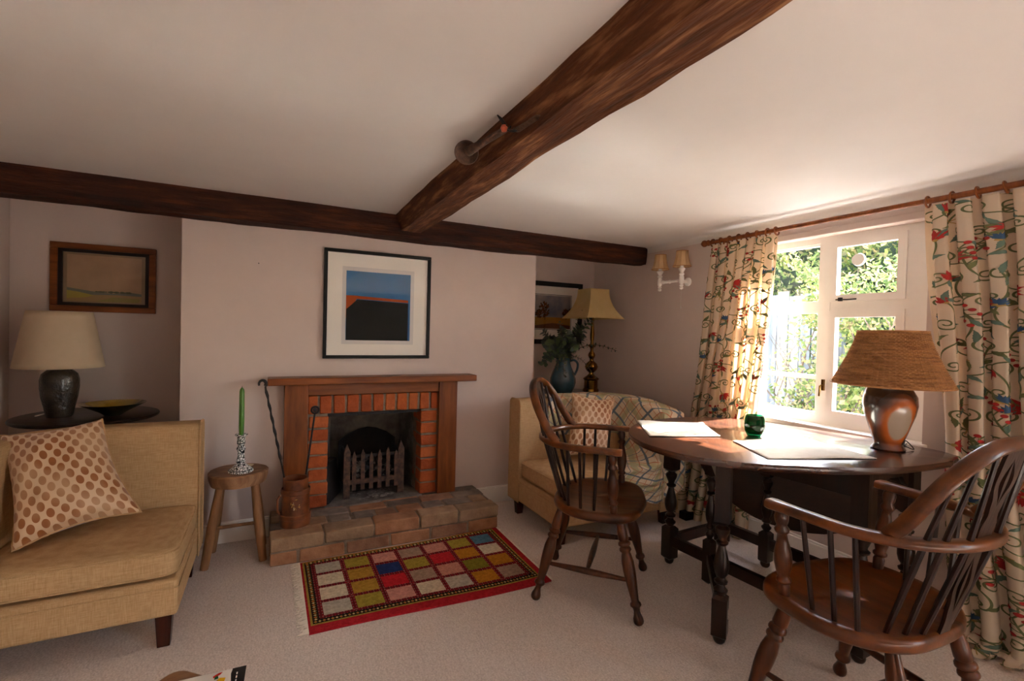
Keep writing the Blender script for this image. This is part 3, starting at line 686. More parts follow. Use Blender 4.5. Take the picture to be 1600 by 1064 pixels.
# ------------------------------------------------------------------ round tables in the alcoves
def pedestal(name, label, c, r_, h, m):
    t = thing(name, (*c, 0), 0, label, 'table')
    build('tabletop', G().lathe([(r_-.012, h-.022), (r_, h-.016), (r_+.003, h-.009), (r_, h-.002), (r_-.006, h)], n=56), m, t)
    build('column', G().lathe([(.05, .14), (.055, .17), (.035, .20), (.03, .24), (.045, .30), (.05, .36), (.03, .42), (.024, .55), (.03, h-.06), (.05, h-.045), (.06, h-.022)], n=20), m, t)
    for k in range(3):
        a = k*2*PI/3+.4; d = Vector((math.cos(a), math.sin(a), 0))
        build('leg', G().tube(crom([d*.02+Vector((0, 0, .19)), d*.10+Vector((0, 0, .16)), d*.18+Vector((0, 0, .06)), d*.25+Vector((0, 0, .02))], 6), [.024]*6+[.02]*6+[.016]*7, 8), m, t)
pedestal('round_side_table', 'dark round side table behind the left sofa', (-.86, 3.24), .300, .715, M['darkw'])
pedestal('small_round_table', 'round dark table almost hidden behind the throw covered armchair', (2.14, 3.20), .30, .735, M['darkw'])

# lamp on left table
la = thing('table_lamp', (-.965, 3.20, .717), 0, 'table lamp with dark mottled pottery base and pale satin drum shade', 'lamp')
build('base', G().lathe([(.050, 0), (.054, .01), (.060, .05), (.071, .10), (.077, .15), (.077, .19), (.070, .218), (.056, .232), (.050, .236), (.052, .243), (.040, .246)], n=32), M['lampblk'], la)
build('neck', G().lathe([(.014, .244), (.014, .29), (.019, .295), (.019, .33)], n=12), M['gold'], la)
def shade(parent, r0, r1, z0, z1, m, n=48, name='lamp_shade', curve=0., trim=None):
    prof = [(r0+(r1-r0)*t-curve*math.sin(PI*t), z0+(z1-z0)*t) for t in [k/10 for k in range(11)]]
    o = build(name, G().lathe(prof, n=n, capb=False, capt=False), m, parent, solid=.0015)
    if trim:
        g = G()
        for r_, z in ((r0, z0), (r1, z1)): g.tube([(r_*math.cos(a), r_*math.sin(a), z) for a in [2*PI*k/n for k in range(n)]], .0025, 6, closed=True)
        build('trim', g, trim, o)
    return o
shade(la, .176, .126, .252, .535, M['shade'])
g = G()
for k in range(3): a = k*2*PI/3; g.tube([(0, 0, .50), (.125*math.cos(a), .125*math.sin(a), .53)], .0015, 5)
g.tube([(0, 0, .33), (0, 0, .50)], .003, 6); build('shade_carrier', g, M['gold'], la)
g = G().tube(crom([(-.05, -.01, .02), (-.09, .0, .006), (-.10, .05, .003), (-.06, .12, .003)], 6), .0025, 6); build('lamp_cord', g, M['cord'], la)
bo = thing('shallow_bowl', (-.745, 3.185, .716), 0, 'wide shallow bowl with olive yellow glaze beside the left lamp', 'bowl')
build('body', G().lathe([(.038, 0), (.042, .004), (.060, .018), (.10, .040), (.137, .060), (.140, .063)], n=48, capt=False), M['bowlout'], bo)
build('glaze', G().lathe([(.001, .012), (.04, .013), (.09, .040), (.132, .061), (.140, .063)], n=48, capb=False, capt=False), M['bowlin'], bo, label='olive yellow glazed inside')

# ------------------------------------------------------------------ corner armchairs
def corner_chair(name, label, xe, xi, yf, yi, th, H, side, base_z=.125, H2=None):
    """xe open end of the back, xi inner face of the arm, yf front, yi inner face of the back; side=+1 arm at +x"""
    root = thing(name, ((xe+xi)/2, (yf+yi)/2, 0), 0, label, 'armchair')
    Rr = .20; path = []
    for k in range(9): path.append((xe+(xi-side*Rr-xe)*k/8, yi, 0, 1))
    for k in range(1, 9):
        a = PI/2*k/8; path.append((xi-side*Rr+side*Rr*math.sin(a), yi-Rr+Rr*math.cos(a), side*math.sin(a), math.cos(a)))
    for k in range(1, 9): path.append((xi, (yi-Rr)+(yf+.0-(yi-Rr))*k/8, side, 0))
    H2 = H2 or H; L_ = len(path)
    def prof(h):
        r_ = .028; p = [(0, base_z), (0, h-r_)]+[(r_-r_*math.cos(a), h-r_+r_*math.sin(a)) for a in (.4, .8, 1.2, PI/2)]
        p += [(th-r_+r_*math.sin(a), h-r_+r_*math.cos(a)) for a in (0, .4, .8, 1.2, PI/2)]+[(th, base_z)]
        return p
    vs = []; m = len(prof(H))
    for i, (x, y, nx, ny) in enumerate(path):
        t = max(0, (i-9)/(L_-10)); h = H+(H2-H)*t*t
        for n_, z in prof(h): vs.append((x+nx*n_, y+ny*n_, z))
    fs = []
    for i in range(L_-1):
        for k in range(m):
            k2 = (k+1) % m; fs.append((i*m+k, i*m+k2, (i+1)*m+k2, (i+1)*m+k))
    fs += [tuple(range(m)), tuple(reversed(range((L_-1)*m, L_*m)))]
    if side < 0: fs = [tuple(reversed(f)) for f in fs]
    g = G().add(vs, fs); build('backrest', g, M['sofa'], root, world=True, ang=50, bevel=.006)
    pr = prof(H); g = G()
    build('piping', G().tube([(xe-side*.001, yi+n_, z) for n_, z in pr], .004, 6), M['sofa'], root, world=True)
    pr2 = prof(H2); build('piping', G().tube([(xi+side*n_, yf-.001, z) for n_, z in pr2], .004, 6), M['sofa'], root, world=True)
    i = 8; x, y, nx, ny = path[i]
    build('piping', G().tube([(x, y+ny*n_, z+.0005) for n_, z in pr[1:-1]], .003, 6), M['sofa'], root, world=True)
    xa, xb = sorted((xe, xi)); 
    g = G().box(xa+.004, xb+.004*side, yf+.012, yi+.01, base_z, .262); build('seat_base', g, M['sofa'], root, world=True, bevel=.012)
    g = G(); g.tube([(xi, yf+.010, .232), (xe, yf+.010, .232), (xe-side*(-.004), yi, .232)], .003, 6)
    build('base_piping', g, M['sofa'], root, world=True)
    # cushion
    cx, cy, hx, hy = (xa+xb)/2, (yf+yi)/2, (xb-xa)/2-.004, (yi-yf)/2
    def se(a, e=.16): return math.copysign(abs(math.cos(a))**e, math.cos(a)), math.copysign(abs(math.sin(a))**e, math.sin(a))
    n = 64; rings = [(.0, .385, 0), (.5, .384, 0), (.85, .379, 0), (.965, .373, 0), (.992, .368, 0), (1., .362, 0), (1., .325, 0), (1., .288, 0), (.99, .280, 0), (.95, .275, 0), (0, .275, 0)]
    vs = []
    for r_, z, _ in rings:
        for k in range(n):
            ex, ey = se(2*PI*(k+.5)/n); bul = 1+(.006 if .29 < z < .36 else 0); vs.append((cx+hx*r_*ex*bul, cy+hy*r_*ey*bul, z))
    fs = [(i*n+k, (i+1)*n+k, (i+1)*n+(k+1) % n, i*n+(k+1) % n) for i in range(len(rings)-1) for k in range(n)]
    g = G().add(vs, fs); cu = build('seat_cushion', g, M['sofa'], root, world=True, ang=70)
    g = G()
    for z in (.364, .286): g.tube([(cx+hx*1.002*se(2*PI*(k+.5)/n)[0], cy+hy*1.002*se(2*PI*(k+.5)/n)[1], z) for k in range(n)], .0035, 6, closed=True)
    build('piping', g, M['sofa'], cu, world=True)
    for x, y in ((xe+side*.05, yf+.06), (xe+side*.05, yi+.08), (xi+side*.08, yf+.06), (xi+side*.08, yi+.08)):
        g = G(); a, b_ = .027, .020; g.add([(x+sx*b_, y+sy*b_, 0) for sx, sy in ((-1, -1), (1, -1), (1, 1), (-1, 1))]+[(x+sx*a, y+sy*a, base_z+.005) for sx, sy in ((-1, -1), (1, -1), (1, 1), (-1, 1))], [(3, 2, 1, 0), (4, 5, 6, 7), (0, 1, 5, 4), (1, 2, 6, 5), (2, 3, 7, 6), (3, 0, 4, 7)])
        build('leg', g, M['mahog'], root, world=True, bevel=.003)
    return path
corner_chair('corner_armchair', 'mustard linen corner armchair at the left edge, nearest the stool', -.295, -.875, 2.095, 2.62, .14, .742, -1)
pathB = corner_chair('corner_armchair', 'mustard linen corner armchair by the window with a plaid throw over its arm', 1.44, 2.19, 2.225, 2.72, .14, .765, 1, base_z=.105, H2=.715)

def pillow(name, label, c4, T, group=None, k=1.):
    """c4: TL, TR, BR, BL corners; thickness grows toward the front normal"""
    TL, TR, BR, BL = [Vector(p) for p in c4]; ctr = (TL+TR+BR+BL)/4
    nn = (TR-TL).cross(TL-BL).normalized()
    if nn.dot(Vector((0, 0, EYE))-ctr) < 0: nn = -nn
    root = thing(name, tuple((BL+BR)/2), 0, label, 'cushion', group)
    def pt(u, v, s):
        a, b_ = 2*u-1, 2*v-1
        a2 = a*(1-.13*(1-b_*b_)**1.2*abs(a)**3); b2 = b_*(1-.13*(1-a*a)**1.2*abs(b_)**3)
        uu, vv = (a2+1)/2, (b2+1)/2
        p = TL*(1-uu)*vv+TR*uu*vv+BR*uu*(1-vv)+BL*(1-uu)*(1-vv)
        t = T*max(0, (1-a*a)*(1-b_*b_))**.42
        wr = noise.noise(Vector((u*4, v*4, 3)))*.016*((1-a*a)*(1-b_*b_))**.3
        return p+nn*(s*t+wr)
    g = G().grid(lambda u, v: pt(u, v, 1), 36, 36, uvf=lambda u, v: (u*k+.01, v*k))
    build('cover', g, M['dots'], root, world=True, ang=80)
    g = G().grid(lambda u, v: pt(1-u, v, -1), 24, 24); build('back_cover', g, M['dots'], root, world=True, ang=80)
    e = [pt(k/24, 0, 0) for k in range(24)]+[pt(1, k/24, 0) for k in range(24)]+[pt(1-k/24, 1, 0) for k in range(24)]+[pt(0, 1-k/24, 0) for k in range(24)]
    build('piping', G().tube(e, [.004+.0012*math.sin(k*2.4) for k in range(len(e))], 6, closed=True), flat('cushion_cord', 'b8946c', .7), root, world=True)
pillow('spotted_cushion', 'beige cushion with brown velvet spots leaning in the left corner armchair', [(-.935, 2.52, .755), (-.634, 2.55, .795), (-.46, 2.36, .445), (-.80, 2.25, .395)], .095)
pillow('spotted_cushion', 'spotted beige cushion tucked into the armchair with the plaid throw', [(1.80, 2.66, .81), (2.095, 2.585, .765), (1.95, 2.44, .43), (1.655, 2.50, .44)], .07, k=.8)

# plaid throw over arm and corner of the right armchair
cum = [0.]
for a, b_ in zip(pathB[:-1], pathB[1:]): cum.append(cum[-1]+math.hypot(b_[0]-a[0], b_[1]-a[1]))
LT = cum[-1]
def pb(s):
    s2 = min(max(s, 0), LT-1e-6)
    for i in range(len(cum)-1):
        if cum[i+1] >= s2:
            t = (s2-cum[i])/(cum[i+1]-cum[i]); a, b_ = pathB[i], pathB[i+1]; return [a[k]+(b_[k]-a[k])*t for k in range(4)]
sec = [(.165, .50), (.160, .66), (.155, None), (.11, None), (.03, None), (-.014, None), (-.018, .62), (-.022, .50), (-.035, .43), (-.09, .398), (-.20, .394), (-.34, .394)]
SL = [0.]
for (a0_, b0_), (a1_, b1_) in zip(sec[:-1], sec[1:]): SL.append(SL[-1]+math.hypot(a1_-a0_, (b1_ or .77)-(b0_ or .77)))
def throw_uv(u, v):
    vend = 1.0 if u > .58 else (.62+.38*max(0, (u-.38)/.2) if u > .38 else .62)
    q = v*vend*(len(sec)-1); i = min(int(q), len(sec)-2); C = SL[i]+(SL[i+1]-SL[i])*(q-i); s_ = .20+(LT+.32)*u
    return (s_*.80+C*.60+3, C*.80-s_*.60+3)
def throw(u, v):
    S0, S1 = .20, LT+.52
    vend = 1.0 if u > .58 else (.62+.38*max(0, (u-.38)/.2) if u > .38 else .62)
    q = v*vend*(len(sec)-1); i = min(int(q), len(sec)-2); t = q-i
    s = S0+(S1-S0)*u
    x, y, nx, ny = pb(s); tt = max(0, (s-.65)/(LT-.65)); h = .772+(.722-.772)*min(1, tt)**2
    def zz(k): n_, z = sec[k]; return (n_, h+(.0 if k in (2, 5) else .008)) if z is None else (n_, z)
    (n0, z0_), (n1, z1_) = zz(i), zz(i+1); n_, z = n0+(n1-n0)*t, z0_+(z1_-z0_)*t
    ov = max(0, s-LT)
    fold = .012*math.sin(s*23+v*6)+.008*math.sin(s*47+v*11)
    px, py, pz = x+nx*n_, y+ny*n_, z
    if n_ < -.01 and z < .5: pz += abs(fold)*.5
    else: px -= nx*abs(fold)*.6; py -= ny*abs(fold)*.6
    if ov > 0:
        py = 2.225-.016-abs(fold)*.7-.02*min(1, ov*4); pz = z-ov*(1.0 if z > .5 else .45)
        pz = max(pz, .205+.03*math.sin(px*14))
        if pz > .40 and n_ < -.012: pz = min(pz, .42)
    return Vector((px, py, pz+.004))
g = G().grid(throw, 110, 70, uvf=throw_uv)
tag(build('plaid_throw', g, M['plaid'], solid=.005, ang=80), 'checked wool throw in beige, blue and rust over the right armchair', 'throw')

# ------------------------------------------------------------------ jug, eucalyptus, brass lamp
jg = thing('pottery_jug', (2.045, 3.16, .735), 0, 'blue glazed pottery jug holding eucalyptus in the right alcove', 'jug')
build('body', G().lathe([(.060, 0), (.070, .006), (.092, .05), (.102, .09), (.100, .12), (.086, .165), (.066, .21), (.056, .24), (.056, .262), (.062, .278), (.058, .280), (.050, .26), (.05, .15)], n=40), M['bluegl'], jg)
build('handle', G().tube(crom([(.052, -.02, .258), (.085, -.03, .262), (.112, -.035, .235), (.108, -.035, .19), (.088, -.03, .145)], 8), [.009]*33, 10, sq=(1, 1.3)), M['bluegl'], jg)
J = Vector((2.045, 3.16, .985))
tips = [(1.83, 3.10, 1.12), (1.87, 3.06, 1.06), (1.96, 3.06, 1.13), (2.05, 3.02, 1.10), (2.17, 3.14, 1.26), (1.80, 3.06, .97), (1.965, 3.10, 1.30), (1.86, 3.12, 1.16), (1.84, 3.05, 1.02), (1.90, 3.02, .93), (2.27, 3.12, 1.33), (2.22, 3.16, 1.40), (2.46, 3.02, 1.08), (2.24, 2.98, .86), (2.02, 3.05, 1.20), (2.16, 3.05, 1.19), (1.88, 3.20, 1.22), (1.95, 2.99, .88), (2.09, 3.26, 1.24), (2.26, 3.22, 1.22), (1.80, 3.0, 1.10)]
for i, tp in enumerate(tips):
    tp = Vector(tp); mid = (J+tp)/2+Vector((0, 0, .09 if tp.z < 1.15 else .03))
    pts = crom([J+Vector((0, 0, -.12)), J+Vector((rnd(-.02, .02), rnd(-.02, .02), .03)), mid, tp], 7)
    where = ('eucalyptus stem crossing behind the chimney breast edge', 'leafy eucalyptus stem left of the jug rim', 'thick eucalyptus cluster above the jug rim', 'eucalyptus stem bending toward the armchair over the jug', 'eucalyptus stem leaning right below the framed print corner', 'lowest eucalyptus stem spreading left at jug height', 'short eucalyptus sprig rising left in front of the framed print', 'eucalyptus stem at the far left edge of the jug', 'low eucalyptus stem spreading left from the jug', 'eucalyptus stem drooping over the left of the jug', 'tall eucalyptus stem beside the brass lamp shade', 'tallest thin eucalyptus stem reaching the lamp shade', 'long eucalyptus sprig crossing behind the brass lamp stem', 'eucalyptus stem trailing down beside the jug handle', 'upright eucalyptus stem in the centre of the jug', 'bushy eucalyptus stem right of centre in the jug', 'dense eucalyptus stem at upper left of the jug', 'small dangling eucalyptus sprig low on the left of the jug', 'eucalyptus stem at the back of the jug', 'eucalyptus stem between jug and brass lamp', 'leftmost eucalyptus stem partly behind the chimney corner')[i]
    r_ = thing('eucalyptus_stem', tuple(J), 0, where, 'foliage', 'eucalyptus stems in the jug')
    build('stem', G().tube(pts, [.0035*(1-.6*k/len(pts)) for k in range(len(pts))], 5), M['stem'], r_, world=True)
    g = G(); m = len(pts)
    big = i < 6 or i-6 in (1, 2, 4, 8, 9, 10, 12, 14)
    nl = 46 if big else 30
    for k in range(nl):
        t = .28+.72*(k//2)/(nl/2); q = min(t*(m-1), m-1.001); a = pts[int(q)].lerp(pts[int(q)+1], q-int(q))
        d = (pts[min(int(q)+1, m-1)]-pts[int(q)]).normalized(); o1 = d.orthogonal().normalized(); ang = (k//2)*1.57+(k % 2)*PI+rnd(-.4, .4)
        o = o1*math.cos(ang)+d.cross(o1)*math.sin(ang); rr = (.030 if big else .014)*rnd(.7, 1.15)*(1.1-.45*t)
        e = (o+d*.35).normalized(); f = e.cross(d).normalized(); nn = e.cross(f); c = a+e*(rr+.004)
        ring = [c+e*rr*math.cos(2*PI*h/8)+f*rr*.92*math.sin(2*PI*h/8)+nn*.003*math.cos(4*PI*h/8) for h in range(8)]
        g.add(ring+[c-nn*.002], [(h, (h+1) % 8, 8) for h in range(8)], random.randrange(3))
    build('leaves', g, M['leaf'], r_, world=True, kind='stuff')
bl = thing('brass_lamp', (2.345, 3.20, .735), 0, 'tall turned brass lamp with square flared cream shade in the right alcove corner', 'lamp')
build('base', G().lathe([(.062, 0), (.066, .006), (.064, .02), (.055, .03), (.055, .095), (.062, .10), (.066, .106), (.058, .114), (.038, .128), (.020, .145), (.018, .156), (.030, .165), (.046, .182), (.054, .205), (.046, .228), (.028, .244), (.016, .255), (.015, .268), (.024, .282), (.030, .298), (.025, .315), (.014, .330), (.012, .345), (.016, .362), (.030, .372), (.036, .378), (.030, .384), (.014, .392), (.012, .41), (.016, .43), (.018, .47), (.013, .53), (.010, .57), (.014, .585), (.012, .60), (.012, .62)], n=32), M['gold'], bl)
def square_shade(u, v, hb=.195, ht=.098, z0=.60, z1=.835):
    q = u*4; i = int(q) % 4; t = q-int(q); C = [(-1, -1), (1, -1), (1, 1), (-1, 1)]
    a, b_ = C[i], C[(i+1) % 4]; h = ht+(hb-ht)*(1-v)**2.2
    sag = -.012*math.sin(PI*t)*(1-v)
    x, y = a[0]+(b_[0]-a[0])*t, a[1]+(b_[1]-a[1])*t; rot = 0.0
    return Vector(((x*math.cos(rot)-y*math.sin(rot))*h*.92, (x*math.sin(rot)+y*math.cos(rot))*h*.92, z0+(z1-z0)*v-sag*.3))
sh = build('lamp_shade', G().grid(square_shade, 32, 14, closeu=True), M['shadeb'], bl, ang=40, solid=.0015)
g = G()
for v in (0, 1): g.tube([square_shade(k/32, v) for k in range(32)], .003, 6, closed=True)
for c in range(4): g.tube([square_shade(c/4, v/10) for v in range(11)], .002, 6)
build('trim', g, M['shadeb'], sh)

# ------------------------------------------------------------------ wall light
sc_ = thing('wall_sconce', (XR, 2.565, 1.60), 0, 'white turned wooden double wall light with two small cream shades', 'wall light')
prof = [(.003, -.064), (.011, -.060), (.014, -.052), (.008, -.044), (.015, -.036), (.010, -.027), (.016, -.018), (.017, .012), (.015, .030), (.010, .034), (.018, .042), (.018, .048), (.010, .054), (.014, .062), (.022, .076), (.024, .084), (.013, .09), (.011, .11)]
build('wall_plate', G().lathe([(.030, 0), (.030, .006), (.022, .012), (.012, .018), (.010, .05)], c=(0, -.085, -.005), mt=Matrix.Rotation(-PI/2, 4, 'Y'), n=24), M['white'], sc_)
mt = Matrix.Rotation(PI/2, 4, 'X')
build('arm', G().lathe([(.009, 0), (.009, .03), (.015, .036), (.010, .044), (.011, .07), (.009, .09), (.014, .098), (.009, .106), (.009, .18)], c=(-.075, .115, 0), mt=mt, n=16), M['white'], sc_)
for y in (.115, -.095): build('holder', G().lathe(prof, c=(-.075, y, 0), n=24), M['white'], sc_)
build('arm', G().tube([(-.030, -.085, -.005), (-.075, -.095, 0)], .010, 12), M['white'], sc_)
for y in (.115, -.095):
    n = 10; prof2 = [(.062, .098), (.052, .125), (.044, .160), (.040, .205)]
    s_ = build('lamp_shade', G().lathe(prof2, c=(-.075, y, 0), n=n, capb=False, capt=False), M['shades'], sc_, ang=20, solid=.0012)
    g = G()
    for r_, z in ((.062, .098), (.040, .205)): g.tube([(-.075+r_*math.cos(a), y+r_*math.sin(a), z) for a in [2*PI*k/20 for k in range(20)]], .0025, 6, closed=True)
    for k in range(n):
        a = 2*PI*k/n; g.tube([(-.075+r_*math.cos(a), y+r_*math.sin(a), z) for r_, z in prof2], .0012, 5)
    build('trim', g, M['shadet'], s_)
build('pull_cord', G().tube([(-.075, -.095, -.06), (-.075, -.095, -.185)], .0014, 5).lathe([(.002, 0), (.005, .004), (.004, .014), (.001, .018)], c=(-.075, -.095, -.20), n=8), M['cord'], sc_)

# ------------------------------------------------------------------ curtain rod and curtains
RXD, RZD = 2.545, 1.822
rod = thing('curtain_rod', (RXD, 1.3, RZD), 0, 'long wooden curtain pole above the window', 'curtain rod')
build('pole', G().tube([(RXD, 2.225, RZD), (RXD, .05, RZD-.004)], .0125, 14), M['pine'], rod, world=True)
build('finial', G().lathe([(.012, 0), (.019, .004), (.019, .010), (.011, .015), (.015, .022), (.022, .034), (.022, .044), (.014, .056), (.006, .064), (.001, .068)], c=(RXD, 2.222, RZD), mt=Matrix.Rotation(-PI/2, 4, 'X'), n=20), M['pine'], rod, world=True)
for y in (2.10, .12): build('bracket', G().tube([(XR, y, RZD-.02), (RXD, y, RZD-.018)], .010, 10).tube([(RXD, y, RZD-.03), (RXD, y, RZD-.012)], .013, 10), M['pine'], rod, world=True)
clothm = translucent('curtain_cotton', 'cdbda6', 'd6c7b2', .26, 'e8b988', weave=.15, scale=4)
thread = [flat('thread_green', '656843', .9), flat('thread_sage', '5f7163', .9), flat('thread_red', '9c2b28', .85), flat('thread_blue', '36506f', .85), flat('thread_gold', 'ab8a50', .85)]
def curtain(name, label, y0t, y1t, y0b, y1b, N, W, drop, xt, xb, zt, seed, pool=0., ring_ys=None):
    rs = random.Random(seed)
    root = thing(name, (xb, (y0b+y1b)/2, 0), 0, label, 'curtain')
    HT = zt-.008
    def sf(u, v):      # u, v in metres on the cloth
        a = u/W; d = min(v, HT); b_ = d/HT
        ph = 2*PI*N*a+.5*math.sin(2.1*v+seed)+.35*math.sin(a*7+seed)
        top = max(0, 1-v/.16)
        amp = (.019+.015*b_)*(1-.25*top); 
        y = (y0t+(y1t-y0t)*a)*(1-b_)+(y0b+(y1b-y0b)*a)*b_
        x = xt+(xb-xt)*b_+amp*math.cos(ph)+.010*math.sin(2*ph+1+v*2)*b_
        y += .014*math.sin(2*ph)*(1 if y1t > y0t else -1)+.008*math.sin(v*5+a*9)
        z = zt-d
        if v > HT:
            e = v-HT; x -= e*.85; z = .008+.016*abs(math.sin(ph*.7+e*20))+.008*math.sin(e*30)**2
        elif pool and v > HT-.12:
            q = (v-HT+.12)/.12; x -= .03*q*q
        return Vector((x, y, max(z, .006)))
    NU, NV = N*22, 90
    Ltot = HT+pool
    g = G().grid(lambda u, v: sf(u*W, v*Ltot), NU, NV)
    cl = build('cloth', g, clothm, root, world=True, ang=85)
    flip = 1
    def nrm(u, v):
        du = sf(u+.004, v)-sf(u-.004, v); dv = sf(u, v+.004)-sf(u, v-.004); n_ = du.cross(dv)
        return n_.normalized() if n_.length > 1e-9 else Vector((-1, 0, 0))
    # orientation: average normal faces the room (-x)
    av = sum((nrm(rs.uniform(0, W), rs.uniform(.2, HT-.2)).x for _ in range(60)))
    if av > 0: flip = -1
    g = G()
    def ribbon(pts, ws, mi, lift=.0018):
        P = [Vector((p[0], p[1], 0)) for p in pts]; n = len(P); vs = []
        for i, p in enumerate(P):
            t = P[min(i+1, n-1)]-P[max(i-1, 0)]
            t = t.normalized() if t.length > 1e-9 else Vector((1, 0, 0)); s_ = Vector((-t.y, t.x, 0))
            wd = ws[i] if isinstance(ws, list) else ws
            for sg in (-1, 0, 1):
                q = p+s_*wd*.5*sg; uu, vv = min(max(q.x, .003), W-.003), min(max(q.y, .004), Ltot-.004)
                vs.append(sf(uu, vv)+nrm(uu, vv)*flip*(lift+(.0012 if sg == 0 else 0)))
        fs = []
        for i in range(n-1):
            for k in (0, 1): fs.append((i*3+k, i*3+k+1, (i+1)*3+k+1, (i+1)*3+k))
        g.add(vs, fs, mi)
    def spiral(x, y, r_, a0, dr, mi=0, turns=1.35, w_=.0052):
        n = 34; pts = []
        for k in range(n+1):
            t = k/n; q = r_*(1-.86*t); a = a0+dr*turns*2*PI*t
            pts.append((x+q*math.cos(a), y+q*math.sin(a)))
        ribbon(pts, [w_*(1.15-.35*k/n) for k in range(n+1)], mi)
        return pts[0]
    def leaf(x, y, a, L_, mi, wd=.017, bend=.5):
        n = 9; pts = []; q = Vector((x, y)); 
        for k in range(n+1):
            pts.append((q.x, q.y)); aa = a+bend*(k/n-.2); q = q+Vector((math.cos(aa), math.sin(aa)))*L_/n
        ribbon(pts, [max(.002, wd*math.sin(PI*(k/n)**.8)*(1+.22*(k % 2))) for k in range(n+1)], mi, .0026)
    def stem(x, y, a, L_, bend, w_=.0048, mi=0):
        n = 12; pts = []; q = Vector((x, y))
        for k in range(n+1):
            pts.append((q.x, q.y)); aa = a+bend*k/n; q = q+Vector((math.cos(aa), math.sin(aa)))*L_/n
        ribbon(pts, w_, mi); return pts[-1], a+bend
    def dot(x, y, r_, mi):
        ribbon([(x+r_*math.cos(PI-PI*k/6), y) for k in range(7)], [max(.001, 2*r_*math.sin(PI*k/6)) for k in range(7)], mi, .0032)
    def flower(x, y, a, mi, s_=1., n=6, spread=1.7):
        for k in range(n): leaf(x, y, a-spread/2+spread*k/(n-1), .042*s_*(1 if k % 2 else .85), mi, .013*s_, 0)
        if mi == 2: dot(x, y, .006*s_, 4)
    step = .094; rows = int(Ltot/step)+1; cols = int(W/step)+1; idx = 0
    for r_ in range(rows):
        for c in range(cols):
            x = (c+.5*(r_ % 2)+rs.uniform(-.1, .1)+.3)*step; y = (r_+rs.uniform(-.1, .1)+.4)*step
            if x > W+.02 or y > Ltot: continue
            a = rs.uniform(0, 2*PI); dr = rs.choice((-1, 1)); kind = (r_*3+c*5+rs.randrange(2)) % 6
            p = spiral(x, y, rs.uniform(.020, .028), a, dr, 0)
            (q, a2) = stem(p[0], p[1], a-dr*PI/2+rs.uniform(-.3, .3), rs.uniform(.07, .12), -dr*rs.uniform(.6, 1.5))
            leaf(p[0], p[1], a-dr*1.2, rs.uniform(.035, .055), rs.choice((0, 1, 1)), .013, dr*.8)
            leaf(q[0], q[1], a2+.6, rs.uniform(.04, .065), rs.choice((0, 1)), .014, .7)
            if kind in (0,): flower(q[0], q[1], a2, 2, 1.1)
            elif kind == 1: flower(q[0], q[1], -PI/2+rs.uniform(-.5, .5), 3, .75, 6, 1.9); ribbon([(q[0]-.012, q[1]), (q[0], q[1]+.004), (q[0]+.012, q[1])], .007, 4, .0035)
            elif kind == 2:
                e, a3 = stem(q[0], q[1], a2, .09, .2, .005)
                for k in range(4):
                    t = .25+.25*k; bx_, by_ = q[0]+(e[0]-q[0])*t, q[1]+(e[1]-q[1])*t
                    for sg in (-1, 1):
                        ee, _ = stem(bx_, by_, a2+sg*.9, .026, 0, .0035); dot(ee[0], ee[1], .0070, 2)
            elif kind == 3: flower(q[0], q[1], a2, 2, .8, 3, 1.2)
            elif kind == 4: spiral(q[0], q[1], .022, a2, -dr, 0, 1.1)
            else:
                for k in range(5): stem(q[0], q[1], a2+k*1.25, .026, .4, .003, 4)
    build('embroidery', g, thread, root, world=True, ang=85, label='crewel embroidery of vines, red flowers and blue flowers')
    g = G()
    for k in range(N+1):
        a = (k+.05)/N if k < N else .985; y = y0t+(y1t-y0t)*a
        g2 = G(); tl = rs.uniform(-.35, .35)
        g2.tube([(RXD+.0225*math.cos(q)*1, y+tl*.02*math.sin(q)+.006*math.cos(q)*tl, RZD-.006+.0225*math.sin(q)) for q in [2*PI*j/20 for j in range(20)]], .0045, 8, closed=True)
        build('curtain_ring', g2, M['pine'], root, world=True)
curtain('floral_curtain', 'embroidered floral curtain on the left side of the window', 2.195, 1.750, 2.40, 1.88, 7, .86, 1.78, 2.548, 2.515, 1.800, 3)
curtain('floral_curtain', 'embroidered floral curtain on the right side of the window, pooling on the carpet', 1.062, .40, .93, .22, 8, 1.05, 1.78, 2.552, 2.562, 1.800, 5, pool=.14)
tag(build('plug_adaptor', G().box(2.43, 2.50, 2.24, 2.30, .001, .05).tube(crom([(2.46, 2.27, .05), (2.47, 2.30, .03), (2.50, 2.36, .006), (2.45, 2.42, .006)], 6), .004, 6), M['black'], bevel=.006), 'black plug and lead lying on the carpet behind the left curtain', 'plug')

# ------------------------------------------------------------------ gateleg table
TZ = .750
tb = thing('gateleg_table', (2.05, 1.40, 0), 0, 'old dark oak oval gateleg table with turned legs, in front of the window', 'table')
outl = [(2.40, 1.69), (2.283, 1.865), (2.17, 1.935), (2.02, 1.965), (1.86, 1.955), (1.72, 1.915), (1.585, 1.83), (1.48, 1.71), (1.415, 1.56), (1.405, 1.42), (1.43, 1.30), (1.50, 1.20), (1.585, 1.115), (1.69, 1.05), (1.79, .99), (1.895, .944), (2.0, .907), (2.111, .885), (2.25, .870), (2.37, .868), (2.455, .888), (2.51, .945), (2.525, 1.02), (2.52, 1.12), (2.495, 1.32)]
sm = crom([(x, y, 0) for x, y in outl], 5, closed=True)
P0 = Vector((2.40, 1.59, 0)); dd = Vector((.404, -.915, 0)); nn_ = Vector((-.915, -.404, 0))
def clip(P, off, keep):
    out = []; f = lambda p: ((p-P0).dot(nn_)-off)*keep
    for a, b_ in zip(P, P[1:]+P[:1]):
        fa, fb = f(a), f(b_)
        if fa >= 0: out.append(a)
        if (fa > 0) != (fb > 0): out.append(a.lerp(b_, fa/(fa-fb)))
    return out
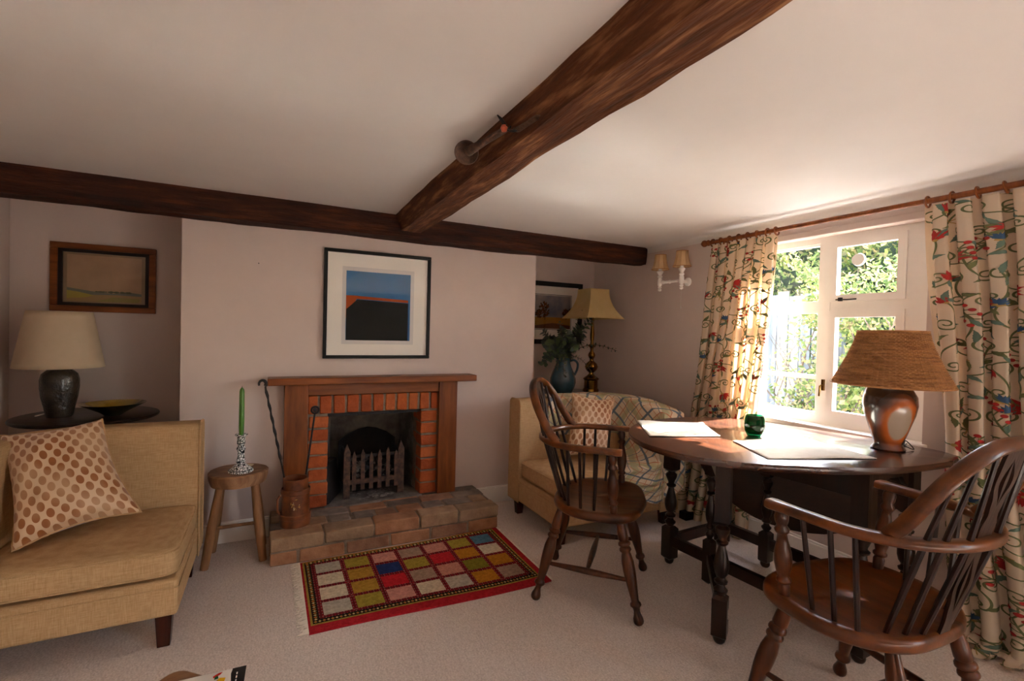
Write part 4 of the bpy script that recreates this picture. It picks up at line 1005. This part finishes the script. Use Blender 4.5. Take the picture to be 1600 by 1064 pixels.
for nm, off, keep in (('centre_board', .335, -1), ('raised_leaf', .3365, 1)):
    pl = clip(sm, off, keep); c = sum(pl, Vector())/len(pl); g = G(); n = len(pl); vs = []
    for sc2, z in ((.985, TZ-.026), (1, TZ-.020), (1, TZ-.006), (.995, TZ-.001), (.985, TZ)):
        for p in pl:
            e = abs((p-P0).dot(nn_)-off) < 1e-3; k = 1 if e else sc2
            vs.append((c.x+(p.x-c.x)*k, c.y+(p.y-c.y)*k, z))
    fs = [tuple(reversed(range(n))), tuple(range(4*n, 5*n))]+[(i*n+k, i*n+(k+1) % n, (i+1)*n+(k+1) % n, (i+1)*n+k) for i in range(4) for k in range(n)]
    g.add(vs, fs); build(nm, g, M['tablew'], tb, world=True, ang=50)
# hanging far leaf
pts2 = []
for k in range(21):
    a = PI*k/20; pts2.append((.05+.50*-math.cos(a), -.50*math.sin(a)**.85))
q0 = P0+nn_*.02
vs = [q0+dd*a+Vector((0, 0, TZ-.028+b_))+nn_*w_ for w_ in (0, .018) for a, b_ in pts2]; n = len(pts2)
g = G().add(vs, [tuple(range(n)), tuple(reversed(range(n, 2*n)))]+[(k, n+k, n+(k+1) % n, (k+1) % n) for k in range(n)])
build('hanging_leaf', g, M['leafw'], tb, world=True, bevel=.004)
LA, LC, LB, LD = Vector((1.905, 1.862, 0)), Vector((1.985, .985, 0)), Vector((2.335, 1.885, 0)), Vector((2.385, 1.02, 0))
LG_ = Vector((1.595, 1.285, 0)); LP = LA.lerp(LC, .27); LG2 = Vector((2.345, 1.62, 0)); 
def turned(c, ztop=.722, lo=.20, hi=.49, r_=.026, name='leg', yaw=0., foot=True, notch=False):
    g = G(); mt = Matrix.Translation(c) @ Matrix.Rotation(yaw, 4, 'Z')
    z0 = 0.
    ch = .012
    if foot: g.lathe([(.016, 0), (.021, .006), (.024, .016), (.022, .026)], n=16, c=c)
    s_ = r_
    zb = .022 if foot else 0
    def blockp(za, zb_, cb, ct):
        rr = [(s_-ch if cb else s_, za), (s_, za+ch*(1 if cb else 0)), (s_, zb_-(ch if ct else 0)), (s_-ch if ct else s_, zb_)]
        vs = []
        for h, z in rr:
            for x, y in ((-h, -h), (h, -h), (h, h), (-h, h)): vs.append(mt @ Vector((x, y, z)))
        g.add(vs, [(3, 2, 1, 0), (12, 13, 14, 15)]+[(i*4+k, i*4+(k+1) % 4, (i+1)*4+(k+1) % 4, (i+1)*4+k) for i in range(3) for k in range(4)])
    if notch:
        blockp(zb, .085, True, False); g.box(-s_, .004, -s_, s_, .085, .13, mt=mt); blockp(.13, lo, False, True)
    else: blockp(zb, lo, True, True)
    blockp(hi, ztop, True, False)
    H_ = hi-lo
    pr = [(.60, -.01), (.62, .02), (.9, .05), (.95, .075), (.6, .11), (.52, .15), (.85, .17), (.90, .20), (.6, .225), (.55, .25), (.85, .30), (1.02, .38), (1.02, .46), (.80, .56), (.55, .66), (.50, .70), (.80, .725), (.85, .75), (.55, .775), (.55, .80), (.80, .86), (1.0, .91), (.98, .945), (.6, .98), (.6, 1.01)]
    g.lathe([(a*s_, lo+b_*H_) for a, b_ in pr], c=c, n=18)
    return build(name, g, M['darkw'], tb, world=True, ang=40)
for c in (LA, LC, LB, LD): turned(c, r_=.030)
turned(LG_, lo=.19, hi=.47, r_=.028, name='gate_leg', yaw=.55, notch=True)
turned(LG2, lo=.19, hi=.47, r_=.026, name='gate_leg', yaw=.05)
def railb(a, b_, z0, z1, t=.022, nm='stretcher'):
    d = (b_-a).normalized(); s_ = Vector((-d.y, d.x, 0))*t/2; g = G()
    g.add([a-s_+Vector((0, 0, z0)), b_-s_+Vector((0, 0, z0)), b_+s_+Vector((0, 0, z0)), a+s_+Vector((0, 0, z0)), a-s_+Vector((0, 0, z1)), b_-s_+Vector((0, 0, z1)), b_+s_+Vector((0, 0, z1)), a+s_+Vector((0, 0, z1))],
          [(3, 2, 1, 0), (4, 5, 6, 7), (0, 1, 5, 4), (1, 2, 6, 5), (2, 3, 7, 6), (3, 0, 4, 7)])
    return build(nm, g, M['darkw'], tb, world=True, bevel=.003)
for a, b_ in ((LA, LC), (LB, LD), (LA, LB), (LC, LD)): railb(a, b_, .095, .15, .028)
for a, b_ in ((LA, LC), (LB, LD)): railb(a, b_, .61, .722, .02, 'apron')
for a, b_ in ((LA, LB), (LC, LD)):
    d = (b_-a).normalized(); L_ = (b_-a).length; s_ = Vector((-d.y, d.x, 0))*.009
    sh2 = [(0, .722), (L_, .722), (L_, .60), (L_*.88, .615), (L_*.78, .655), (L_*.5, .665), (L_*.22, .655), (L_*.12, .615), (0, .60)]
    n = len(sh2); vs = [a+d*x+s_*k+Vector((0, 0, z)) for k in (-1, 1) for x, z in sh2]
    g = G().add(vs, [tuple(reversed(range(n))), tuple(range(n, 2*n))]+[(k, (k+1) % n, n+(k+1) % n, n+k) for k in range(n)])
    build('end_apron', g, M['darkw'], tb, world=True, bevel=.002)
turned(LP, ztop=.66, lo=.22, hi=.52, r_=.022, name='gate_post', foot=False)
railb(LP, LG_, .10, .145, .024, 'gate_rail'); railb(LP, LG_, .60, .66, .024, 'gate_rail')
LP2 = LB.lerp(LD, .80)-Vector((.0, 0, 0))
railb(LP2, LG2, .105, .15, .022, 'gate_rail')

# things on the table
def mat_cloth(name, label, c4, seed):
    P = [Vector((x, y, TZ+.003)) for x, y in c4]
    def fn(u, v):
        p = P[0]*(1-u)*(1-v)+P[1]*(1-u)*v+P[2]*u*v+P[3]*u*(1-v)
        p.z += .004*abs(noise.noise(Vector((u*2.2, v*2.2, seed))))+.003*max(0, math.sin(u*6+seed))*abs(v-.5)*2
        return p
    tag(build(name, G().grid(fn, 30, 24), M['linen'], solid=.003), label, 'placemat')
mat_cloth('placemat', 'white cloth placemat at the sunlit left end of the gateleg table', [(1.724, 1.935), (1.513, 1.616), (1.826, 1.50), (2.02, 1.77)], 1.)
mat_cloth('placemat', 'white cloth placemat on the near edge of the table, left of the rattan lamp', [(1.803, 1.415), (1.666, 1.153), (2.077, .993), (2.182, 1.342)], 4.)
gl = build('glass_tumbler', G().lathe([(.024, 0), (.030, .002), (.041, .025), (.044, .050), (.042, .080), (.036, .098), (.034, .098), (.038, .080), (.040, .050), (.036, .022), (.024, .012), (.004, .011)], c=(1.998, 1.455, TZ+.001), n=32), M['greeng'])
tag(gl, 'small barrel shaped green glass tumbler on the table', 'glass')

rl = thing('rattan_lamp', (2.325, 1.072, TZ+.001), 0, 'pottery table lamp with wide woven rattan shade on the gateleg table', 'lamp')
def potmat():
    m, nt, b = base('lamp_pottery'); N, L = nt.nodes, nt.links
    b.inputs['Roughness'].default_value = .22; b.inputs['Coat Weight'].default_value = .5; b.inputs['Coat Roughness'].default_value = .08
    tc = N.new('ShaderNodeTexCoord')
    n = N.new('ShaderNodeTexNoise'); n.inputs['Scale'].default_value = 7; n.inputs['Detail'].default_value = 3; L.new(tc.outputs['Object'], n.inputs[0])
    mp = N.new('ShaderNodeMapping'); mp.inputs['Location'].default_value = (.055/.055, .074/.055, -.105/.085); mp.inputs['Scale'].default_value = (1/.055, 1/.055, 1/.085)
    L.new(tc.outputs['Object'], mp.inputs[0]); ln = N.new('ShaderNodeVectorMath'); ln.operation = 'LENGTH'; L.new(mp.outputs[0], ln.inputs[0])
    ad = N.new('ShaderNodeMath'); ad.operation = 'MULTIPLY_ADD'; ad.inputs[1].default_value = .9; L.new(n.outputs[0], ad.inputs[0]); L.new(ln.outputs[1], ad.inputs[2])
    r = N.new('ShaderNodeValToRGB'); L.new(ad.outputs[0], r.inputs[0]); cr = r.color_ramp
    cr.elements[0].position = .0; cr.elements[0].color = lin('a39484'); cr.elements[1].position = 1; cr.elements[1].color = lin('33221a')
    sc_n = N.new('ShaderNodeMath'); sc_n.operation = 'MULTIPLY'; sc_n.inputs[1].default_value = .4; L.new(ad.outputs[0], sc_n.inputs[0]); L.new(sc_n.outputs[0], r.inputs[0])
    for p, c in ((.50, 'a08f7e'), (.56, 'b5612a'), (.64, 'a04f1f'), (.72, '6a3518'), (.84, '3a241b')): e = cr.elements.new(p); e.color = lin(c)
    L.new(r.outputs[0], b.inputs[0]); return m
build('base', G().lathe([(.058, 0), (.061, .005), (.056, .012), (.050, .022), (.051, .034), (.062, .065), (.074, .105), (.088, .150), (.095, .19), (.092, .225), (.078, .252), (.054, .268), (.030, .274), (.022, .276)], n=48), potmat(), rl)
build('socket', G().lathe([(.020, .274), (.020, .29), (.013, .295), (.013, .35)], n=16), M['black'], rl)
g = G(); rows = 34; n = 110
r0, r1, zs0, zs1 = .207, .118, .272, .495
def shr(t): return r1+(r0-r1)*((1-t)**1.35)
for k in range(rows+1):
    t = k/rows; z = zs0+(zs1-zs0)*t; rr = shr(t)
    g.tube([((rr+.0030*(1 if (j+k) % 2 else -1))*math.cos(2*PI*j/n), (rr+.0030*(1 if (j+k) % 2 else -1))*math.sin(2*PI*j/n), z+.0012*math.sin(j*1.7+k)) for j in range(n)], .0026, 4, closed=True)
g.lathe([(shr(t/10)-.009, zs0+(zs1-zs0)*t/10) for t in range(11)], n=48, capb=False, capt=False)
build('lamp_shade', g, M['rattan'], rl)
g = G()
for j in range(60):
    a = 2*PI*j/60; g.tube([(shr(t/10)*math.cos(a), shr(t/10)*math.sin(a), zs0+(zs1-zs0)*t/10) for t in range(11)], .0022, 4)
for t in (0, 1): g.tube([(shr(t)*math.cos(2*PI*j/60), shr(t)*math.sin(2*PI*j/60), zs0+(zs1-zs0)*t) for j in range(60)], .004, 6, closed=True)
build('shade_ribs', g, M['rattan'], rl)
g = G()
for k in range(3): a = k*2*PI/3; g.tube([(0, 0, .36), (shr(.5)*math.cos(a), shr(.5)*math.sin(a), .385)], .0018, 5)
g.tube([(0, 0, .34), (0, 0, .37)], .008, 8); build('shade_carrier', g, M['gold'], rl)
build('lamp_cord', G().tube(crom([(.045, -.03, .020), (.085, -.055, .003), (.075, -.03, .035), (.13, .0, .003), (.20, .02, .003)], 7), .0022, 6), M['black'], rl)

# ------------------------------------------------------------------ windsor chairs
def legprof(ts):
    out = []
    for t in ts: out.append(t)
    return out
LEGP = [(0, .015), (.05, .017), (.14, .021), (.21, .022), (.225, .018), (.24, .025), (.262, .0265), (.28, .019), (.295, .024), (.315, .0255), (.335, .018), (.36, .021), (.42, .0255), (.50, .0262), (.58, .024), (.68, .0195), (.76, .016), (.785, .0155), (.80, .022), (.822, .0235), (.84, .0155), (.87, .0125), (.90, .015), (.935, .0205), (.965, .0215), (.985, .018), (1.0, .010)]
def windsor(label, loc, rz, mats):
    mh, ms, mseat, ml = mats
    r_ = thing('windsor_chair', loc, rz, label, 'chair', 'windsor armchairs at the table')
    # seat
    n = 56; ZT = .450
    def ol(a, k):
        c, s_ = math.cos(a), math.sin(a)
        x = .268*math.copysign(abs(c)**.60, c)*(1-.22*max(0, -s_)); y = (.222 if s_ > 0 else .185)*math.copysign(abs(s_)**(.55 if s_ > 0 else .75), s_)
        y += .012*max(0, s_)*math.exp(-(x/.07)**2); return x*k, y*k
    rings = [(0, 0), (.3, 0), (.55, 0), (.75, 0), (.88, 0), (.955, 0), (.99, -.006), (1., -.014), (1., -.030), (.97, -.040), (.9, -.043), (0, -.043)]
    vs = []
    for i, (k, dz) in enumerate(rings):
        for j in range(n):
            x, y = ol(2*PI*j/n, k); z = ZT+dz
            if i < 6: z -= .017*(1-k**2.2)*(1-.55*math.exp(-(x/.05)**2)*(1 if y > 0 else 0)) 
            vs.append((x, y, z))
    g = G().add(vs, [(i*n+j, (i+1)*n+j, (i+1)*n+(j+1) % n, i*n+(j+1) % n) for i in range(len(rings)-1) for j in range(n)])
    build('seat', g, mseat, r_, ang=60)
    legs = [((sx*.17, .125), (sx*.245, .225)) for sx in (-1, 1)]+[((sx*.145, -.135), (sx*.205, -.235)) for sx in (-1, 1)]
    def lp(k, t): a, b_ = legs[k]; return Vector((*a, .412)).lerp(Vector((*b_, 0)), t)
    for k in range(4): build('leg', G().tube([lp(k, t) for t, _ in LEGP], [q*1.02 for _, q in LEGP], 14), ml, r_, ang=60)
    def st_(a, b_, rm, nm='stretcher'):
        build(nm, G().tube([a.lerp(b_, t/12) for t in range(13)], [.008+(rm-.008)*math.sin(PI*t/12)**1.5 for t in range(13)], 10), ml, r_)
    for s_ in (0, 1): st_(lp(s_, .60), lp(s_+2, .60), .014)
    st_(lp(0, .60).lerp(lp(2, .60), .5), lp(1, .60).lerp(lp(3, .60), .5), .015)
    # arm bow
    AZ = .715
    def bow(t):   # t -1..1
        s_ = math.copysign(1, t); q = abs(t)
        if q > .62: k = (q-.62)/.38; return Vector((s_*(.262+.006*k), -.03+.165*k, AZ))
        a = q/.62*PI/2; return Vector((s_*.262*math.sin(a), -.03-.225*math.cos(a), AZ))
    pts = [bow(-1+2*k/60) for k in range(61)]
    vs = []; m = len(pts); fs = []
    for i, p in enumerate(pts):
        tq = (pts[min(i+1, m-1)]-pts[max(i-1, 0)]).normalized(); s_ = Vector((-tq.y, tq.x, 0)); e = abs(-1+2*i/60)
        wd = .019+(.010*max(0, (e-.8)/.2) if e > .8 else 0)
        if e > .985: wd *= .72
        sec_ = ((-wd, -.008), (-wd, .006), (-wd*.7, .012), (wd*.7, .012), (wd, .006), (wd, -.008), (wd*.7, -.013), (-wd*.7, -.013))
        for a, b_ in sec_: vs.append(p+s_*a+Vector((0, 0, b_)))
    for i in range(m-1):
        for k in range(8): fs.append((i*8+k, i*8+(k+1) % 8, (i+1)*8+(k+1) % 8, (i+1)*8+k))
    fs += [tuple(reversed(range(8))), tuple(range((m-1)*8, m*8))]
    build('arm_bow', G().add(vs, [tuple(reversed(f)) for f in fs]), mh, r_, ang=50)
    # hoop
    def hoop(th):
        c, s_ = math.cos(th), math.sin(th)
        x = .212*math.copysign(abs(c)**.80, c); h = .250*max(0, s_)**.78; 
        return Vector((x*(1+.03*math.sin(2*th)**2), -.150-.045*(h/.262)**.5-.115*h/.262, AZ+.006+h))
    hp = [hoop(PI*k/48) for k in range(49)]
    build('back_hoop', G().tube(hp, .0165, 12, sq=(1.15, .82)), mh, r_)
    def hoop_at(x):
        best = min((abs(p.x-x), i) for i, p in enumerate(hp) if p.z > AZ+.05 or True and p.z > AZ)[1]; return hp[best]
    def bow_at(x): return min(((abs(p.x-x), p.y), p) for p in pts if p.y < -.02)[1]
    for sx in (-1, 1):
        for i, x in enumerate((.072, .120, .166)):
            a = Vector((sx*x*.86, -.165+.05*(x/.166)**2, ZT-.02)); b_ = bow_at(sx*x*1.02); c = hoop_at(sx*x*1.04)
            b_ = Vector((b_.x, b_.y, AZ))
            build('spindle', G().tube([a, a.lerp(b_, .5), b_, b_.lerp(c, .5), c], [.0068, .0078, .0072, .0066, .0055], 8), ms, r_)
        for y in (.030, -.035, -.095):
            a = Vector((sx*(.222-.15*max(0, -y-.02)), y*.9-.005, ZT-.015)); b_ = min(((abs(p.y-y)+(9 if p.x*sx < 0 else 0)), p) for p in [Vector(q) for q in pts])[1] if False else None
            cand = [p for p in pts if p.x*sx > 0]; b_ = min(cand, key=lambda p: abs(p.y-y))
            build('spindle', G().tube([a, a.lerp(b_, .5), b_], [.0068, .0076, .0066], 8), ms, r_)
        a = Vector((sx*.226, .105, ZT-.02)); b_ = Vector((sx*.266, .095, AZ-.008))
        pr = [(0, .012), (.08, .014), (.16, .015), (.19, .0115), (.21, .018), (.235, .0185), (.26, .013), (.33, .018), (.44, .0225), (.54, .021), (.66, .014), (.74, .0115), (.76, .017), (.79, .0185), (.83, .012), (.87, .016), (.93, .0175), (1, .012)]
        build('arm_post', G().tube([a.lerp(b_, t) for t, _ in pr], [q*1.12 for _, q in pr], 12), ml, r_, ang=60)
    # pierced splat, lower and upper
    def splat(p0, p1, ws, hole):
        g = G(); N_ = 24; d = p1-p0; back = Vector((0, -1, .35)).normalized()*.0045
        def w_(t):
            for (ta, wa), (tb_, wb) in zip(ws[:-1], ws[1:]):
                if t <= tb_: k = (t-ta)/(tb_-ta); k = k*k*(3-2*k); return wa+(wb-wa)*k
            return ws[-1][1]
        def strip(fl, fr):
            vs = []; fs = []
            for i in range(N_+1):
                t = i/N_; p = p0+d*t
                for x in (fl(t), fr(t)):
                    for s_ in (-1, 1): vs.append(p+Vector((x, 0, 0))+back*s_)
            for i in range(N_):
                o = i*4; q = o+4
                fs += [(o, o+2, q+2, q), (o+1, q+1, q+3, o+3), (o, q, q+1, o+1), (o+2, o+3, q+3, q+2)]
            fs += [(0, 1, 3, 2), (N_*4, N_*4+2, N_*4+3, N_*4+1)]
            g.add(vs, fs)
        def hw(t): 
            if hole[0] < t < hole[1]: return math.sin(PI*(t-hole[0])/(hole[1]-hole[0]))
            return 0
        strip(lambda t: -w_(t), lambda t: -w_(t)*.42*hw(t)-.0005*0-(.0 if hw(t) else 0)-w_(t)*.18*hw(t))
        strip(lambda t: w_(t)*.60*hw(t), lambda t: w_(t))
        strip(lambda t: -w_(t)*.16*hw(t)-.0002, lambda t: w_(t)*.16*hw(t)+.0002)
        build('splat', g, ms, r_, ang=40)
    sb = Vector((0, -.175, ZT-.01)); bb = Vector((0, -.238, AZ-.008)); bt = Vector((0, -.246, AZ+.01)); ht_ = Vector((0, hp[24].y, hp[24].z-.008))
    splat(sb, bb, [(0, .024), (.15, .022), (.32, .030), (.55, .044), (.8, .034), (1, .030)], (.25, .85))
    splat(bt, ht_, [(0, .034), (.12, .036), (.25, .024), (.38, .030), (.62, .050), (.82, .046), (1, .040)], (.35, .85))
    return r_
windsor('dark windsor armchair left of the table, facing the window, by the rug', (1.388, 1.832, 0), math.radians(-134), (M['yew'], M['chairdark'], M['elm'], M['chaired']))
windsor('large windsor armchair in the right foreground, seen from behind', (1.59, .765, 0), math.radians(-3), (M['yew'], M['chairdark'], M['elm'], M['chaired']))

# ------------------------------------------------------------------ rug
c4 = [Vector((.142, 2.612, 0)), Vector((.146, 1.980, 0)), Vector((1.226, 1.950, 0)), Vector((1.240, 2.622, 0))]
def RG(s, t, z=.0):   # s along 0..1, t 0 far .. 1 near
    wob = .010*math.sin(s*5+1)*(t)+.006*math.sin(t*6)*(1-s)
    p = c4[0]*(1-s)*(1-t)+c4[1]*(1-s)*t+c4[2]*s*t+c4[3]*s*(1-t); return Vector((p.x, p.y+wob, .007+z+.0015*math.sin(s*9+t*4)))
rug = thing('patterned_rug', (.69, 2.29, 0), 0, 'small red bordered wool rug of coloured squares in front of the hearth', 'rug')
rc = {'red': '8e1c22', 'deep': '5a151b', 'cream': 'b5a88f', 'grey': '9c9484', 'olive': '8a7a2e', 'ochre': '94702a', 'navy': '1f2f5c', 'bright': 'a81f26', 'taupe': '8c7462', 'pink': 'b07a6c', 'dolive': '6c6420', 'amber': '9c661c', 'slate': '45687c', 'black': '1c1512', 'gold': '8c7430', 'rose': 'a87462'}
keys = list(rc); rmats = [mat('rug_'+k, v, ''.join('%02x' % min(255, int(int(v[i:i+2], 16)*1.18+4)) for i in (0, 2, 4)), rough=.97, scale=70, bump=.25, bscale=400, spec=.1) for k, v in rc.items()]
K = {k: i for i, k in enumerate(keys)}
g = G(); nS, nT = 60, 30
g.grid(lambda u, v: RG(u, v), nS, nT, K['red'])
edge = [RG(k/60, 0) for k in range(61)]+[RG(1, k/30) for k in range(1, 31)]+[RG(1-k/60, 1) for k in range(1, 61)]+[RG(0, 1-k/30) for k in range(1, 30)]
n = len(edge); g.add(edge+[Vector((p.x, p.y, .001)) for p in edge], [(i, n+i, n+(i+1) % n, (i+1) % n) for i in range(n)], K['red'])
build('pile', g, rmats, rug, world=True, ang=80)
def sheet(g, s0, s1, t0, t1, key, z, ns=None, nt=None):
    ns = ns or max(1, int((s1-s0)*60)); nt = nt or max(1, int((t1-t0)*30))
    g.grid(lambda u, v: RG(s0+(s1-s0)*u, t0+(t1-t0)*v, z), ns, nt, K[key])
g = G()
sa, sb_, ta, tb_ = .009, .972, .010, .915
sheet(g, sa, sb_, ta, tb_, 'gold', .0004); 
sheet(g, sa+.008, sb_-.008, ta+.014, tb_-.014, 'black', .0007)
def chain(s0, t0, s1, t1, n, hw, hl):
    for i in range(n):
        k = (i+.5)/n; s_, t = s0+(s1-s0)*k, t0+(t1-t0)*k
        for sc_q, key, z in ((1., 'gold', .0011), (.5, 'cream' if i % 2 else 'bright', .0014)):
            if abs(s1-s0) > abs(t1-t0): q = [(s_-hl*sc_q, t), (s_, t-hw*sc_q), (s_+hl*sc_q, t), (s_, t+hw*sc_q)]
            else: q = [(s_, t-hl*sc_q), (s_+hw*sc_q, t), (s_, t+hl*sc_q), (s_-hw*sc_q, t)]
            g.add([RG(a, b_, z) for a, b_ in q], [(0, 1, 2, 3)], K[key])
cw = .032
chain(sa+.01, ta+.034, sb_-.01, ta+.034, 54, .023, .0084); chain(sa+.01, tb_-.034, sb_-.01, tb_-.034, 62, .014, .0065)
chain(sa+.020, ta+.05, sa+.020, tb_-.05, 32, .008, .012); chain(sb_-.020, ta+.05, sb_-.020, tb_-.05, 32, .008, .012)
sheet(g, sa+.034, sb_-.034, ta+.060, tb_-.060, 'deep', .0016)
si0, si1, ti0, ti1 = sa+.040, sb_-.040, ta+.070, tb_-.070
rowsc = [['grey', 'olive', 'pink', 'taupe', 'rose', 'olive', 'slate'], ['cream', 'ochre', 'navy', 'olive', 'bright', 'amber', 'cream'], ['cream', 'ochre', 'bright', 'taupe', 'rose', 'dolive', 'amber'], ['grey', 'olive', 'pink', 'cream', 'grey', 'amber', 'taupe']]
for r_ in range(4):
    for c in range(7):
        a0, a1 = si0+(si1-si0)*(c+.06)/7, si0+(si1-si0)*(c+.94)/7; b0, b1 = ti0+(ti1-ti0)*(r_+.07)/4, ti0+(ti1-ti0)*(r_+.93)/4
        sheet(g, a0, a1, b0, b1, 'deep', .0019); e = .0028
        sheet(g, a0+e, a1-e, b0+e*1.6, b1-e*1.6, rowsc[r_][c], .0022, 6, 6)
def specks(s0, t0, s1, t1, n):
    for i in range(n):
        k = (i+.5)/n; s_, t = s0+(s1-s0)*k, t0+(t1-t0)*k
        for off in (-1, 1):
            h = .0035; ds, dt = (0, off*.011) if abs(s1-s0) > abs(t1-t0) else (off*.006, 0)
            g.add([RG(s_+ds+a*.0018, t+dt+b_*.003, .0024) for a, b_ in ((-1, -1), (1, -1), (1, 1), (-1, 1))], [(0, 1, 2, 3)], K['pink' if i % 2 else 'bright'])
for r_ in range(5): t = ti0+(ti1-ti0)*r_/4; specks(si0, t, si1, t, 80)
for c in range(8): s_ = si0+(si1-si0)*c/7; specks(s_, ti0, s_, ti1, 44)
build('woven_pattern', g, rmats, rug, world=True, smooth=False)
g = G(); rr_ = random.Random(2)
for s_, sg in ((0, -1), (1, 1)):
    for i in range(170 if s_ == 0 else 120):
        p = RG(s_, i/(170 if s_ == 0 else 120)); L_ = (.036 if s_ == 0 else .016)*rr_.uniform(.6, 1.2)
        g.tube([p, p+Vector((sg*L_*.6, rr_.uniform(-.006, .006), -.003)), p+Vector((sg*L_, rr_.uniform(-.012, .012), -.005))], .0024, 3)
build('fringe', g, flat('fringe_cotton', 'ece4d6', .95), rug, world=True, kind='stuff')

# ------------------------------------------------------------------ coffee table corner and magazine at the bottom edge
ct = thing('coffee_table', (-.165, .86, 0), 0, 'low brown wooden coffee table, only its far corner in view at the bottom edge', 'table')
a_ = .31; outc = []
for cx, cy, s0 in ((a_-.03, a_-.03, 0), (-a_+.03, a_-.03, PI/2), (-a_+.03, -a_+.03, PI), (a_-.03, -a_+.03, 3*PI/2)):
    for k in range(6): t = s0+PI/2*k/5; outc.append((cx+.03*math.cos(t), cy+.03*math.sin(t)))
build('tabletop', G().prism(outc, .385, .417, mt=rotm(rz=PI/4+.04)), mat('table_brown', '5c3b26', '86603f', rough=.45, scale=4, stretch=(3, 12, 1), coat=.2), ct, bevel=.004)
for sx, sy in ((1, 1), (-1, 1), (-1, -1), (1, -1)):
    mt = rotm(rz=PI/4+.04); build('leg', G().box(sx*.25-.02, sx*.25+.02, sy*.25-.02, sy*.25+.02, 0, .385, mt=mt), M['stool'], ct, bevel=.003)
mg = thing('magazine', (-.13, 1.13, .418), 0, 'glossy magazine with black and white cover on the coffee table', 'magazine')
mt = Matrix.Rotation(-.045, 4, 'Z')
build('pages', G().box(-.125, .083, -.165, .102, 0, .006, mt=mt), flat('paper', 'd8d4cc', .6), mg, smooth=False)
g = G()
def mq(pts, mi, z): g.add([mt @ Vector((x, y, z)) for x, y in pts], [tuple(range(len(pts)))], mi)
mq([(-.126, -.166), (.084, -.166), (.084, .103), (-.126, .103)], 0, .0064)
mq([(-.044, -.166), (.054, -.166), (.057, -.02), (.052, .02), (.058, .055), (.055, .085), (.057, .1025), (-.050, .1025), (-.044, .06), (-.047, .0)], 1, .0066)
mq([(.022, .082), (.034, .090), (.038, .098), (.030, .097), (.020, .089)], 2, .0068)
mq([(.030, .060), (.044, .060), (.046, .076), (.034, .080), (.028, .070)], 3, .0068)
mq([(.024, .076), (.032, .078), (.030, .088), (.024, .086)], 4, .0069)
mq([(-.02, .050), (.02, .056), (.034, .070), (.010, .068)], 0, .0068); mq([(-.030, .083), (-.022, .088), (-.024, .091), (-.032, .086)], 0, .0068)
mq([(.0, .070), (.016, .072), (.012, .078)], 2, .0069)
for k in range(9): mq([(.066, .078-k*.012), (.0685, .078-k*.012), (.0685, .086-k*.012), (.066, .086-k*.012)], 1, .0068)
build('cover', g, [flat('cover_black', '1c1b1b', .25), flat('cover_white', 'd6d2ca', .25), flat('cover_red', 'b5281f', .25), flat('cover_yellow', 'd0a020', .25), flat('cover_green', '1f5a34', .25)], mg, smooth=False)

# ------------------------------------------------------------------ iron scoop hung on the beam
hk = thing('iron_ladle', (.645, 1.40, 1.84), 0, 'rusty iron ladle with round bowl and red ball hooked on the cross beam', 'ornament')
ax0, ax1 = Vector((.612, 1.60, 1.842)), Vector((.655, 1.375, 1.848)); g = G()
ts = [k/14 for k in range(15)]; g.tube([ax0.lerp(ax1, t) for t in ts], [.018, .017, .016, .0145, .0135, .013, .012, .0115, .011, .011, .011, .011, .0105, .010, .009], 12)
build('handle', g, M['rusty'], hk, world=True)
nv = Vector((-.35, -.72, -.60)).normalized(); mt = Matrix.Translation((.606, 1.60, 1.838)) @ nv.to_track_quat('Z', 'Y').to_matrix().to_4x4()
build('bowl', G().lathe([(.010, -.024), (.026, -.016), (.037, -.002), (.043, .008), (.041, .010), (.034, .0), (.022, -.012), (.002, -.016)], n=28, mt=mt), M['rusty'], hk, world=True)
build('ball', G().lathe([(.001, -.012), (.008, -.009), (.012, 0), (.008, .009), (.001, .012)], c=(.640, 1.365, 1.842), n=14), M['red'], hk, world=True, label='small red ball')
build('spike', G().tube([(.645, 1.36, 1.845), (.635, 1.375, 1.872), (.625, 1.385, 1.888)], [.006, .006, .002], 6), M['iron'], hk, world=True)
g = G().tube(crom([(.655, 1.37, 1.842), (.672, 1.33, 1.832), (.680, 1.26, 1.828), (.684, 1.20, 1.826)], 6), [.006]*5+[.012]*8+[.014]*4+[.008]*2, 8, sq=(.5, 1.3))
build('paddle', g, M['rusty'], hk, world=True)
build('hook', G().tube(crom([(.66, 1.36, 1.85), (.645, 1.345, 1.83), (.66, 1.33, 1.825), (.68, 1.33, 1.84)], 6), .0035, 6), M['iron'], hk, world=True)
for _n, _x, _y in (('beam_peg', .70, 1.02), ('beam_peg', .72, 1.23)):
    pass

for o in list(COL.objects):
    if o.parent is None and 'category' in o and 'group' not in o:
        for pre, gr in (('corner_armchair', 'matching corner armchairs'), ('spotted_cushion', 'matching spotted cushions'), ('floral_curtain', 'curtains at the window'), ('placemat', 'placemats on the gateleg table')):
            if o.name.startswith(pre): o['group'] = gr
